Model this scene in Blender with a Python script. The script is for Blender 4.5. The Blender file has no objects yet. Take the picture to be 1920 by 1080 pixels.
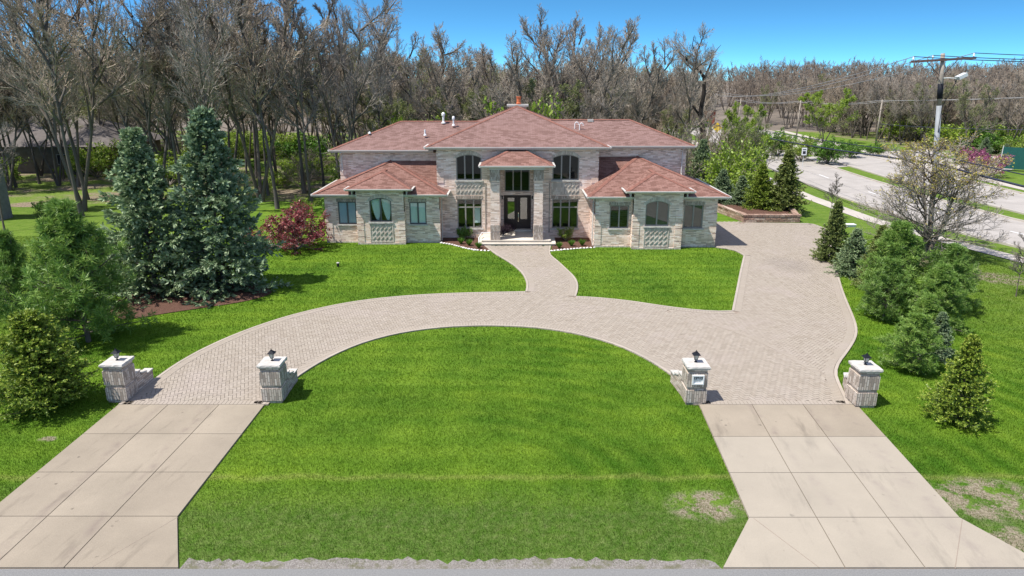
import bpy, math, random
import numpy as np
random.seed(7); rng = np.random.default_rng(11)
PI = math.pi
scene = bpy.context.scene
col = scene.collection
H = 10.3; PITCH = math.radians(16.95); F = 1280.0

# ------------------------------------------------------------------ survey helpers (photo pixel -> place)
def ray(px, py):
    cx = (px - 960) / F; cy = (540 - py) / F
    return cx, math.cos(PITCH) + cy * math.sin(PITCH), -math.sin(PITCH) + cy * math.cos(PITCH)
def G(px, py, z=0.0):
    a, b, c = ray(px, py); t = (z - H) / c; return (a * t, b * t)
def V(px, py, Y):
    a, b, c = ray(px, py); t = Y / b; return (a * t, H + c * t)

# ------------------------------------------------------------------ materials
def new_mat(name):
    m = bpy.data.materials.new(name); m.use_nodes = True
    nt = m.node_tree; nt.nodes.clear()
    out = nt.nodes.new('ShaderNodeOutputMaterial')
    return m, nt, out
class NT:
    def __init__(s, nt): s.nt = nt
    def n(s, typ, **kw):
        nd = s.nt.nodes.new(typ)
        for k, v in kw.items(): setattr(nd, k, v)
        return nd
    def link(s, a, b): s.nt.links.new(a, b)
    def coord(s, kind='Object'):
        return s.n('ShaderNodeTexCoord').outputs[kind]
    def noise(s, vec, scale, detail=4, rough=.55, out='Fac', dist=0):
        nd = s.n('ShaderNodeTexNoise'); nd.inputs['Scale'].default_value = scale
        nd.inputs['Detail'].default_value = detail; nd.inputs['Roughness'].default_value = rough
        nd.inputs['Distortion'].default_value = dist
        s.link(vec, nd.inputs['Vector']); return nd.outputs[out]
    def ramp(s, fac, stops, interp='LINEAR'):
        nd = s.n('ShaderNodeValToRGB'); cr = nd.color_ramp; cr.interpolation = interp
        while len(cr.elements) < len(stops): cr.elements.new(.5)
        for e, (p, c) in zip(cr.elements, stops):
            e.position = p; e.color = (*c, 1) if len(c) == 3 else c
        s.link(fac, nd.inputs['Fac']); return nd.outputs['Color']
    def mix(s, fac, a, b, mode='MIX'):
        nd = s.n('ShaderNodeMix', data_type='RGBA', blend_type=mode)
        for inp, v in ((nd.inputs[0], fac), (nd.inputs[6], a), (nd.inputs[7], b)):
            if isinstance(v, (int, float)): inp.default_value = v
            elif isinstance(v, tuple): inp.default_value = (*v, 1)
            else: s.link(v, inp)
        return nd.outputs[2]
    def math(s, op, a, b=None, clamp=False):
        nd = s.n('ShaderNodeMath', operation=op, use_clamp=clamp)
        for i, v in enumerate((a, b)):
            if v is None: continue
            if isinstance(v, (int, float)): nd.inputs[i].default_value = v
            else: s.link(v, nd.inputs[i])
        return nd.outputs[0]
    def sep(s, v):
        nd = s.n('ShaderNodeSeparateXYZ'); s.link(v, nd.inputs[0]); return nd.outputs
    def comb(s, x, y, z=0.0):
        nd = s.n('ShaderNodeCombineXYZ')
        for i, v in enumerate((x, y, z)):
            if isinstance(v, (int, float)): nd.inputs[i].default_value = v
            else: s.link(v, nd.inputs[i])
        return nd.outputs[0]
    def attr(s, name):
        nd = s.n('ShaderNodeAttribute', attribute_name=name); return nd.outputs['Fac']
    def rnd(s): return s.n('ShaderNodeObjectInfo').outputs['Random']
    def bump(s, h, strength=.3, dist=.02):
        nd = s.n('ShaderNodeBump'); nd.inputs['Strength'].default_value = strength
        nd.inputs['Distance'].default_value = dist; s.link(h, nd.inputs['Height']); return nd.outputs[0]
    def bsdf(s, out, color, rough=.8, spec=.3, metal=0, normal=None):
        nd = s.n('ShaderNodeBsdfPrincipled')
        if isinstance(color, tuple): nd.inputs['Base Color'].default_value = (*color, 1)
        else: s.link(color, nd.inputs['Base Color'])
        if isinstance(rough, (int, float)): nd.inputs['Roughness'].default_value = rough
        else: s.link(rough, nd.inputs['Roughness'])
        nd.inputs['Specular IOR Level'].default_value = spec
        nd.inputs['Metallic'].default_value = metal
        if normal is not None: s.link(normal, nd.inputs['Normal'])
        s.link(nd.outputs[0], out.inputs['Surface']); return nd
def sc3(c, k): return tuple(min(1, x * k) for x in c)

def M_plain(name, c, rough=.6, var=.15, scale=3, metal=0, spec=.3, bump=0):
    m, nt, out = new_mat(name); t = NT(nt); v = t.coord()
    f = t.noise(v, scale)
    colr = t.ramp(f, [(.3, sc3(c, 1 - var)), (.7, sc3(c, 1 + var))])
    nrm = t.bump(t.noise(v, scale * 12), bump, .01) if bump else None
    t.bsdf(out, colr, rough, spec, metal, nrm); return m

def uvwall(t):
    x, y, z = t.sep(t.coord())
    nd = t.n('ShaderNodeNewGeometry'); nx, ny, nz = t.sep(nd.outputs['True Normal'])
    isx = t.math('GREATER_THAN', t.math('ABSOLUTE', nx), t.math('ABSOLUTE', ny))
    u = t.math('ADD', t.math('MULTIPLY', y, isx), t.math('MULTIPLY', x, t.math('SUBTRACT', 1.0, isx)))
    return u, z
def brick(t, vec, w, h, mortar, bias, c1, c2, cm):
    b = t.n('ShaderNodeTexBrick'); b.offset = .5
    b.inputs['Scale'].default_value = 1; b.inputs['Brick Width'].default_value = w; b.inputs['Row Height'].default_value = h
    b.inputs['Mortar Size'].default_value = mortar; b.inputs['Mortar Smooth'].default_value = .2; b.inputs['Bias'].default_value = bias
    for k, c in (('Color1', c1), ('Color2', c2), ('Mortar', cm)): b.inputs[k].default_value = (*c, 1)
    t.link(vec, b.inputs['Vector']); return b
def M_brick(name, cols, w=.3, h=.085, vertical=False, mortar=(.42, .38, .34), dirt=.12, ms=.008):
    m, nt, out = new_mat(name); t = NT(nt); u, z = uvwall(t)
    vec = t.comb(z, u) if vertical else t.comb(u, z)
    b = brick(t, vec, w, h, ms, 0, (0, 0, 0), (1, 1, 1), (.5, .5, .5))
    colr = t.ramp(b.outputs['Color'], [(i / (len(cols)), c) for i, c in enumerate(cols)], 'CONSTANT')
    colr = t.mix(b.outputs['Fac'], colr, mortar)
    big = t.noise(t.coord(), .7, 5)
    colr = t.mix(dirt, colr, t.ramp(big, [(.35, (.30, .26, .23)), (.65, (.8, .75, .68))]), 'OVERLAY')
    h = t.math('MULTIPLY', t.math('SUBTRACT', 1.0, b.outputs['Fac']), t.math('ADD', .7, t.math('MULTIPLY', b.outputs['Color'], .3)))
    t.bsdf(out, colr, .88, .2, 0, t.bump(h, .6, .012)); return m
def M_shingle(name, c1, c2, c3):
    m, nt, out = new_mat(name); t = NT(nt); u, z = uvwall(t)
    vec = t.comb(u, t.math('MULTIPLY', z, 2.5))
    b = brick(t, vec, .33, .145, .006, 0, (0, 0, 0), (1, 1, 1), (.2, .2, .2))
    colr = t.ramp(b.outputs['Color'], [(0, c1), (.35, c2), (.7, c3)])
    n = t.noise(t.coord(), .55, 5)
    colr = t.mix(t.ramp(n, [(.35, (0, 0, 0)), (.75, (.28, .28, .28))]), colr, sc3(c1, .7))
    g = t.noise(t.coord(), 60, 2)
    colr = t.mix(.35, colr, t.ramp(g, [(.35, (.25, .25, .25)), (.65, (.8, .8, .8))]), 'OVERLAY')
    colr = t.mix(t.math('MULTIPLY', b.outputs['Fac'], .55), colr, sc3(c1, .35))
    h = t.math('ADD', t.math('MULTIPLY', b.outputs['Fac'], -1.0), t.math('MULTIPLY', g, .5))
    t.bsdf(out, colr, .9, .25, 0, t.bump(h, .5, .02)); return m

CREAM = [(.73, .56, .45), (.88, .71, .61), (.79, .60, .50), (.55, .41, .34), (.83, .65, .55), (.93, .79, .71), (.60, .45, .37), (.86, .69, .59)]
M = {}
M['brick'] = M_brick('brick_cream', CREAM, .34, .072, mortar=(.66, .56, .48), ms=.006)
M['brick_pier'] = M_brick('brick_pier', [(.44, .36, .30), (.55, .47, .405), (.33, .27, .225), (.49, .395, .325), (.60, .52, .46), (.28, .23, .195)], .24, .075, mortar=(.27, .235, .2), ms=.01)
M['brick_soldier'] = M_brick('brick_soldier', [(.50, .43, .365), (.37, .305, .255), (.58, .52, .46), (.31, .26, .22), (.54, .47, .41), (.43, .355, .30)], .26, .075, True, mortar=(.25, .215, .185), ms=.012)
M['brick_arch'] = M_brick('brick_arch', [(.58, .52, .45), (.66, .60, .53), (.50, .43, .37)], .3, .09, True)
M['shingle'] = M_shingle('shingle_red', (.145, .073, .056), (.205, .106, .084), (.262, .145, .118))
M['shingle_far'] = M_shingle('shingle_sheen', (.158, .090, .076), (.205, .121, .105), (.248, .152, .135))  # upper roofs: pinkish sheen at the far viewing angle put into the shingle colour
M['ridge'] = M_plain('ridge_shingle', (.21, .095, .072), .9, .25, 5)
M['gutter'] = M_plain('gutter_paint', (.56, .53, .50), .45, .05, 2)
M['soffit'] = M_plain('soffit_paint', (.46, .43, .40), .6, .05)
M['darkgap'] = M_plain('flashing_dark', (.04, .035, .035), .8)
M['frame'] = M_plain('window_frame_taupe', (.30, .28, .255), .5, .06)
M['frame_dark'] = M_plain('window_frame_dark', (.115, .12, .125), .45, .06)
M['stone'] = M_plain('limestone', (.48, .455, .42), .85, .14, 6, bump=.5)
M['stone_white'] = M_plain('edging_stone', (.74, .71, .68), .85, .16, 5, bump=.5)
M['door'] = M_plain('door_wood', (.045, .030, .024), .4, .2, 4)
M['brass'] = M_plain('nickel', (.6, .55, .42), .25, .05, 3, metal=1)
M['black'] = M_plain('lantern_black', (.012, .014, .02), .65, .1, spec=.15)
M['lampglass'] = M_plain('lantern_glass', (.36, .37, .33), .2, .1, spec=.5)
M['white'] = M_plain('white_pvc', (.78, .78, .78), .4, .04)
M['terracotta'] = M_plain('terracotta', (.52, .14, .06), .8, .2, 6)
M['asphalt_light'] = M_plain('asphalt', (.20, .198, .195), .9, .15, 30, bump=.5)
M['curtain'] = M_plain('sheer_curtain', (.82, .90, .90), .9, .05)
M['blind_blue'] = M_plain('blind_blue', (.50, .62, .74), .9, .04)
M['blind_white'] = M_plain('blind_pale', (.80, .87, .88), .9, .04)
M['blind_grey'] = M_plain('blind_grey', (.085, .082, .08), .9, .04)
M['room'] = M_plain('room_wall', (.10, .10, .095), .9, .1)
M['wood_pole'] = M_plain('weathered_pole', (.30, .26, .22), .9, .25, 4)
M['pole_pale'] = M_plain('pale_painted_pole', (.26, .275, .29), .6, .12, 3)
M['arm_wood'] = M_plain('crossarm_wood', (.17, .105, .09), .85, .2, 4)
M['cable'] = M_plain('cable_black', (.03, .035, .06), .6)
M['cable_pale'] = M_plain('cable_aluminium', (.26, .26, .27), .5)
M['steel'] = M_plain('galvanised', (.58, .60, .60), .4, .08)
M['sign_yellow'] = M_plain('sign_yellow', (.85, .58, .02), .5, .03)
M['sign_white'] = M_plain('sign_white', (.8, .8, .8), .5, .03)
M['red_wall'] = M_plain('red_wall', (.36, .085, .05), .8, .12)
M['siding'] = M_plain('grey_siding', (.19, .20, .205), .8, .18, 3)
M['roof_grey'] = M_plain('neighbour_roof', (.12, .105, .098), .9, .2, 2)
M['wall_brown'] = M_plain('neighbour_wall', (.13, .105, .09), .9, .25, 2)
M['screen'] = M_plain('green_windscreen', (.012, .085, .075), .8, .1)
M['pot'] = M_plain('urn_grey', (.30, .29, .28), .6, .1)
M['plaque'] = M_plain('plaque_white', (.72, .73, .72), .6, .04)
M['digit'] = M_plain('plaque_digit', (.02, .02, .03), .6)
M['smudge'] = M_plain('plaque_small_mark', (.35, .37, .37), .7)

def M_glass(name, gloss=.10, tint=(.80, .88, .86)):
    m, nt, out = new_mat(name); t = NT(nt)
    tr = t.n('ShaderNodeBsdfTransparent'); tr.inputs[0].default_value = (*tint, 1)
    gl = t.n('ShaderNodeBsdfGlossy'); gl.inputs['Roughness'].default_value = .015; gl.inputs[0].default_value = (.95, 1, 1, 1)
    mx = t.n('ShaderNodeMixShader'); mx.inputs[0].default_value = gloss
    t.link(tr.outputs[0], mx.inputs[1]); t.link(gl.outputs[0], mx.inputs[2]); t.link(mx.outputs[0], out.inputs['Surface']); return m
M['glass'] = M_glass('window_glass')
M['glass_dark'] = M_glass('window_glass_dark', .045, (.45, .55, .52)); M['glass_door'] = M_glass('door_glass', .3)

def patch(t, x, y, cx, cy, rx, ry):          # 1 inside an ellipse, falling to 0
    a = t.math('DIVIDE', t.math('SUBTRACT', x, cx), rx); b = t.math('DIVIDE', t.math('SUBTRACT', y, cy), ry)
    d = t.math('ADD', t.math('MULTIPLY', a, a), t.math('MULTIPLY', b, b))
    return t.math('SUBTRACT', 1.0, d, True)
BARE = [(*G(1325, 948), 1.15, .75), (*G(1850, 935), 1.9, 1.1), (*G(90, 823), .35, .18), (*G(1880, 1010), 1.2, .6)]
def grasscol(t, blades=False):
    v = t.coord(); x, y, z = t.sep(v)
    v2 = t.comb(x, y, 0.0)
    big = t.noise(v2, .22, 4, .6)
    mid = t.noise(v2, 1.3, 4, .65)
    c = t.ramp(big, [(.34, (.066, .134, .013)), (.5, (.118, .205, .018)), (.66, (.172, .262, .024))])
    c = t.mix(t.ramp(mid, [(.4, (0, 0, 0)), (.68, (.85, .85, .85))]), c, (.14, .23, .025))
    # mowing passes: light off bent grass painted as bands, curved in front, straight elsewhere
    dx = t.math('SUBTRACT', x, -1.5); dy = t.math('MULTIPLY', t.math('SUBTRACT', y, 15.5), 1.15)
    rr_ = t.math('SQRT', t.math('ADD', t.math('MULTIPLY', dx, dx), t.math('MULTIPLY', dy, dy)))
    st = t.math('SINE', t.math('ADD', t.math('MULTIPLY', rr_, 7.0), t.math('MULTIPLY', t.noise(v2, .4, 2), 1.6)))
    front = t.math('MULTIPLY', t.math('MULTIPLY', t.math('DIVIDE', t.math('SUBTRACT', 28.5, y), 2.0, True), t.math('DIVIDE', t.math('ADD', x, 3.5), 6.0, True)), t.ramp(t.noise(v2, .33, 3), [(.38, (.15, .15, .15)), (.6, (1, 1, 1))]))
    s2 = t.math('SINE', t.math('ADD', t.math('MULTIPLY', x, 3.1), t.math('MULTIPLY', t.noise(v2, .35, 2), 6.0)))
    c = t.mix(t.math('MULTIPLY', t.math('MULTIPLY', t.math('ADD', st, 1.0), .32), front), c, (.035, .105, .006))
    c = t.mix(t.math('MULTIPLY', t.math('ADD', s2, 1.0), .09), c, (.045, .12, .008))
    hb = t.math('SINE', t.math('ADD', t.math('MULTIPLY', y, 5.2), t.math('MULTIPLY', t.noise(v2, .3, 2), 3.0)))
    c = t.mix(t.math('MULTIPLY', t.math('ADD', hb, 1.0), .14), c, (.04, .12, .008))
    clump = t.noise(v2, 6.5, 4, .75)
    c = t.mix(.55, c, t.ramp(clump, [(.32, (.30, .34, .30)), (.5, (.5, .5, .5)), (.7, (.64, .66, .5))]), 'OVERLAY')
    # thin tired turf by the street, dry line
    fr = t.math('DIVIDE', t.math('SUBTRACT', 16.6, t.math('ADD', y, t.math('MULTIPLY', mid, 1.2))), 1.6, True)
    c = t.mix(t.math('MULTIPLY', fr, .75), c, t.ramp(t.noise(v2, 4.5, 4, .7), [(.38, (.06, .125, .018)), (.6, (.115, .165, .045)), (.78, (.20, .21, .10))]))
    dl = t.math('SUBTRACT', 1.0, t.math('MULTIPLY', t.math('ABSOLUTE', t.math('SUBTRACT', t.math('ADD', y, t.math('MULTIPLY', t.noise(v2, .8, 2), .5)), 16.45)), 5.0), True)
    c = t.mix(t.math('MULTIPLY', dl, t.math('MULTIPLY', mid, .7)), c, (.29, .29, .09))
    far = t.math('DIVIDE', t.math('SUBTRACT', t.math('ABSOLUTE', x), 17.0), 8.0, True)
    rough = t.ramp(t.noise(v2, 2.4, 4, .7), [(.4, (.085, .135, .022)), (.6, (.15, .19, .05)), (.75, (.27, .24, .13))])
    c = t.mix(t.math('MULTIPLY', far, .45), c, rough)
    if not blades:
        dm = None
        for (cx, cy, rx, ry) in BARE + [(26.5, 35.5, 1.4, 1.5), (24.3, 39, 1.2, 1.3), (28.5, 31.5, 1.5, .8)]:
            p = patch(t, x, y, cx, cy, rx, ry); dm = p if dm is None else t.math('MAXIMUM', dm, p)
        dm = t.math('MULTIPLY', t.math('MULTIPLY', dm, 2.4), t.ramp(t.noise(v2, 1.9, 6, .72), [(.44, (0, 0, 0)), (.58, (1, 1, 1))]), True)
        c = t.mix(dm, c, t.ramp(t.noise(v2, 14, 3), [(.35, (.16, .135, .085)), (.7, (.33, .285, .21))]))
    return c, v2
m, nt, out = new_mat('lawn_ground'); t = NT(nt); c, v2 = grasscol(t)
fine = t.noise(v2, 26, 3, .7)
c = t.mix(.75, c, t.ramp(fine, [(.3, (.22, .22, .22)), (.7, (.78, .78, .78))]), 'OVERLAY')
t.bsdf(out, c, .95, .1, 0, t.bump(fine, .8, .05)); M['lawn'] = m
m, nt, out = new_mat('grass_blades'); t = NT(nt); c, v2 = grasscol(t, True)
a = t.attr('tint')
c = t.mix(.8, c, t.ramp(a, [(0, (.30, .33, .28)), (.85, (.72, .70, .62)), (.93, (.85, .8, .62))]), 'OVERLAY')
df = t.n('ShaderNodeBsdfDiffuse'); tl = t.n('ShaderNodeBsdfTranslucent'); mx = t.n('ShaderNodeMixShader'); mx.inputs[0].default_value = .35
t.link(c, df.inputs[0]); t.link(c, tl.inputs[0]); t.link(df.outputs[0], mx.inputs[1]); t.link(tl.outputs[0], mx.inputs[2]); t.link(mx.outputs[0], out.inputs['Surface'])
M['blades'] = m

m, nt, out = new_mat('woodland_floor'); t = NT(nt); v = t.coord()
c = t.ramp(t.noise(v, 6, 5, .7), [(.35, (.13, .10, .07)), (.55, (.25, .20, .145)), (.7, (.36, .30, .225))])
g = t.ramp(t.noise(v, .22, 5, .65), [(.42, (0, 0, 0)), (.54, (.95, .95, .95))])
c = t.mix(g, c, t.ramp(t.noise(v, 5, 4, .7), [(.35, (.075, .13, .02)), (.65, (.17, .25, .035))]))
t.bsdf(out, c, .95, .1, 0, t.bump(t.noise(v, 9, 5), .8, .1)); M['woodfloor'] = m
m, nt, out = new_mat('mulch'); t = NT(nt); v = t.coord()
c = t.ramp(t.noise(v, 22, 4, .8), [(.3, (.055, .03, .022)), (.5, (.125, .068, .05)), (.75, (.21, .125, .10))])
t.bsdf(out, c, .95, .1, 0, t.bump(t.noise(v, 30, 3), 1, .05)); M['mulch'] = m
m, nt, out = new_mat('gravel_shoulder'); t = NT(nt); v = t.coord()
c = t.ramp(t.noise(v, 30, 4, .8), [(.3, (.15, .13, .115)), (.55, (.30, .275, .25)), (.75, (.48, .45, .42))])
c = t.mix(t.ramp(t.noise(v, 2.2, 4, .7), [(.5, (0, 0, 0)), (.62, (.8, .8, .8))]), c, (.16, .155, .09))
t.bsdf(out, c, .95, .1, 0, t.bump(t.noise(v, 40, 3), 1, .05)); M['gravel'] = m

def M_concrete(name, base, stain=(.25, .2, .17), k=.5, tint=False):
    m, nt, out = new_mat(name); t = NT(nt); v = t.coord()
    c = t.ramp(t.noise(v, .55, 5, .6), [(.3, sc3(base, .87)), (.7, sc3(base, 1.1))])
    c = t.mix(.5, c, t.ramp(t.noise(v, 45, 3, .8), [(.3, (.38, .38, .38)), (.7, (.62, .62, .62))]), 'OVERLAY')
    x, y, z = t.sep(v)
    sv = t.comb(t.math('MULTIPLY', t.math('ADD', x, t.math('MULTIPLY', y, -.12)), 1.1), t.math('MULTIPLY', y, .22), 0.0)
    s1 = t.ramp(t.noise(sv, 1.6, 5, .7), [(.56, (0, 0, 0)), (.72, (k, k, k))])
    c = t.mix(s1, c, stain)
    sp = t.ramp(t.noise(v, 3.7, 2, .5), [(.72, (0, 0, 0)), (.78, (k, k, k))])
    c = t.mix(sp, c, sc3(stain, .8))
    if tint:
        for cx, w_ in ((8.0, .22), (9.6, .24), (10.6, .5), (-11.6, .22), (-10.0, .24)):
            tr = t.math('SUBTRACT', 1.0, t.math('DIVIDE', t.math('ABSOLUTE', t.math('SUBTRACT', t.math('ADD', x, t.math('MULTIPLY', t.noise(v, .35, 2), .9)), cx + .45)), w_), True)
            c = t.mix(t.math('MULTIPLY', t.math('MULTIPLY', tr, .8), t.ramp(t.noise(v, 1.1, 4, .7), [(.45, (0, 0, 0)), (.65, (.8, .8, .8))])), c, (.19, .15, .13))
        c = t.mix(1, c, t.ramp(t.attr('tint'), [(0, (.86, .85, .845)), (.65, (1, 1, 1)), (1, (1, 1, 1))]), 'MULTIPLY')
        c = t.mix(t.math('MULTIPLY', t.math('GREATER_THAN', t.attr('tint'), .8), .28), c, (.40, .37, .32))
    t.bsdf(out, c, .85, .25, 0, t.bump(t.noise(v, 60, 3), .25, .01)); return m
M['apron'] = M_concrete('apron_concrete', (.315, .268, .208), (.19, .16, .125), k=.8, tint=True)
M['road'] = M_concrete('road_concrete', (.36, .332, .305), (.34, .32, .31), .5)
M['walk'] = M_concrete('walk_concrete', (.44, .40, .355), (.4, .36, .33), .3)
M['kerb'] = M_concrete('kerb_concrete', (.375, .325, .275), (.35, .3, .27), .3)
M['step'] = M_concrete('step_stone', (.62, .56, .48), (.4, .35, .3), .3)
M['joint'] = M_plain('paver_joint', (.26, .21, .17), .95, .15, 8)
m, nt, out = new_mat('paver'); t = NT(nt); v = t.coord()
c = t.ramp(t.attr('tint'), [(0, (.29, .247, .20)), (.3, (.318, .273, .225)), (.7, (.328, .283, .234)), (1, (.346, .30, .25))])
c = t.mix(.4, c, t.ramp(t.noise(v, 50, 2, .8), [(.3, (.36, .36, .36)), (.7, (.64, .64, .64))]), 'OVERLAY')
c = t.mix(t.ramp(t.noise(v, .38, 5, .65), [(.5, (0, 0, 0)), (.75, (.55, .55, .55))]), c, (.37, .315, .285))
x, y, z = t.sep(v)
p1 = patch(t, x, y, *G(1480, 498), 1.6, 2.2); c = t.mix(t.math('MULTIPLY', t.math('MULTIPLY', p1, .7), t.noise(v, 1.2, 4)), c, (.20, .17, .155))
sp = t.ramp(t.noise(v, 1.9, 3, .6), [(.70, (0, 0, 0)), (.76, (.5, .5, .5))]); c = t.mix(sp, c, (.28, .23, .19))
t.bsdf(out, c, .85, .2, 0, t.bump(t.noise(v, 50, 2), .3, .008)); M['paver'] = m

m, nt, out = new_mat('retaining_block'); t = NT(nt); u, z = uvwall(t)
b = brick(t, t.comb(u, z), .42, .19, .012, 0, (0, 0, 0), (1, 1, 1), (.5, .5, .5))
c = t.ramp(b.outputs['Color'], [(0, (.27, .17, .13)), (.4, (.38, .26, .20)), (.8, (.45, .35, .28))])
c = t.mix(.5, c, t.ramp(t.noise(t.coord(), 9, 4, .7), [(.3, (.3, .3, .3)), (.7, (.75, .75, .75))]), 'OVERLAY')
c = t.mix(b.outputs['Fac'], c, (.09, .07, .06))
t.bsdf(out, c, .9, .2, 0, t.bump(t.math('ADD', t.math('MULTIPLY', b.outputs['Fac'], -1.0), t.noise(t.coord(), 12, 4)), .9, .05)); M['block'] = m

def M_bark(name, c, moss=0):
    m, nt, out = new_mat(name); t = NT(nt); v = t.coord(); x, y, z = t.sep(v)
    vv = t.comb(t.math('MULTIPLY', x, 3), t.math('MULTIPLY', y, 3), t.math('MULTIPLY', z, .6))
    n = t.noise(vv, 3, 5, .7)
    cc = t.ramp(n, [(.3, sc3(c, .55)), (.5, c), (.75, sc3(c, 1.6))])
    r = t.rnd(); cc = t.mix(.7, cc, t.ramp(r, [(0, (.36, .37, .40)), (.5, (.5, .5, .5)), (1, (.62, .56, .50))]), 'OVERLAY')
    t.bsdf(out, cc, .9, .15, 0, t.bump(n, .6, .04)); return m
M['bark'] = M_bark('bark_grey', (.135, .118, .102))
M['bark_dark'] = M_bark('bark_dark', (.040, .034, .030))
M['twig'] = M_bark('twig_grey', (.33, .285, .235))
M['twig_dark'] = M_bark('twig_dark', (.25, .218, .185))
def M_leaf(name, stops, trans=.3, rndk=.35):
    m, nt, out = new_mat(name); t = NT(nt)
    c = t.ramp(t.attr('tint'), stops)
    c = t.mix(rndk, c, t.ramp(t.rnd(), [(0, (.35, .38, .42)), (1, (.62, .60, .5))]), 'OVERLAY')
    df = t.n('ShaderNodeBsdfDiffuse'); tl = t.n('ShaderNodeBsdfTranslucent'); mx = t.n('ShaderNodeMixShader'); mx.inputs[0].default_value = trans
    t.link(c, df.inputs[0]); t.link(c, tl.inputs[0]); t.link(df.outputs[0], mx.inputs[1]); t.link(tl.outputs[0], mx.inputs[2])
    gl = t.n('ShaderNodeBsdfGlossy'); gl.inputs['Roughness'].default_value = .45; m2 = t.n('ShaderNodeMixShader'); m2.inputs[0].default_value = .03
    t.link(mx.outputs[0], m2.inputs[1]); t.link(gl.outputs[0], m2.inputs[2]); t.link(m2.outputs[0], out.inputs['Surface']); return m
M['blue_needle'] = M_leaf('needles_blue', [(0, (.07, .12, .045)), (.45, (.17, .25, .12)), (1, (.37, .445, .27))], .15)
M['green_needle'] = M_leaf('needles_green', [(0, (.07, .125, .015)), (.55, (.17, .26, .03)), (1, (.40, .45, .08))], .2)
M['olive_needle'] = M_leaf('needles_olive', [(0, (.07, .10, .025)), (.5, (.15, .20, .05)), (1, (.29, .32, .11))], .2)
M['pine_needle'] = M_leaf('needles_pine', [(0, (.085, .17, .03)), (.5, (.19, .32, .06)), (1, (.36, .47, .13))], .3)
M['spring_leaf'] = M_leaf('leaf_spring', [(0, (.14, .22, .025)), (.5, (.24, .36, .035)), (1, (.38, .48, .08))], .4)
M['haze_leaf'] = M_leaf('leaf_bud', [(0, (.13, .16, .05)), (.5, (.20, .235, .07)), (1, (.32, .34, .13))], .4)
M['shrub_leaf'] = M_leaf('leaf_shrub', [(0, (.05, .12, .015)), (.5, (.10, .23, .025)), (1, (.20, .36, .05))], .3)
M['gold_leaf'] = M_leaf('leaf_gold', [(0, (.30, .20, .04)), (.5, (.46, .38, .06)), (1, (.55, .54, .12))], .35, .1)
M['red_leaf'] = M_leaf('leaf_red', [(0, (.10, .018, .022)), (.5, (.25, .035, .05)), (1, (.46, .17, .16))], .3, .1)
M['pink_leaf'] = M_leaf('leaf_pink', [(0, (.18, .03, .10)), (.5, (.34, .07, .19)), (1, (.5, .2, .32))], .3, .1)
M['dark_leaf'] = M_leaf('leaf_purple', [(0, (.02, .012, .02)), (1, (.06, .035, .05))], .1, .1)

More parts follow.
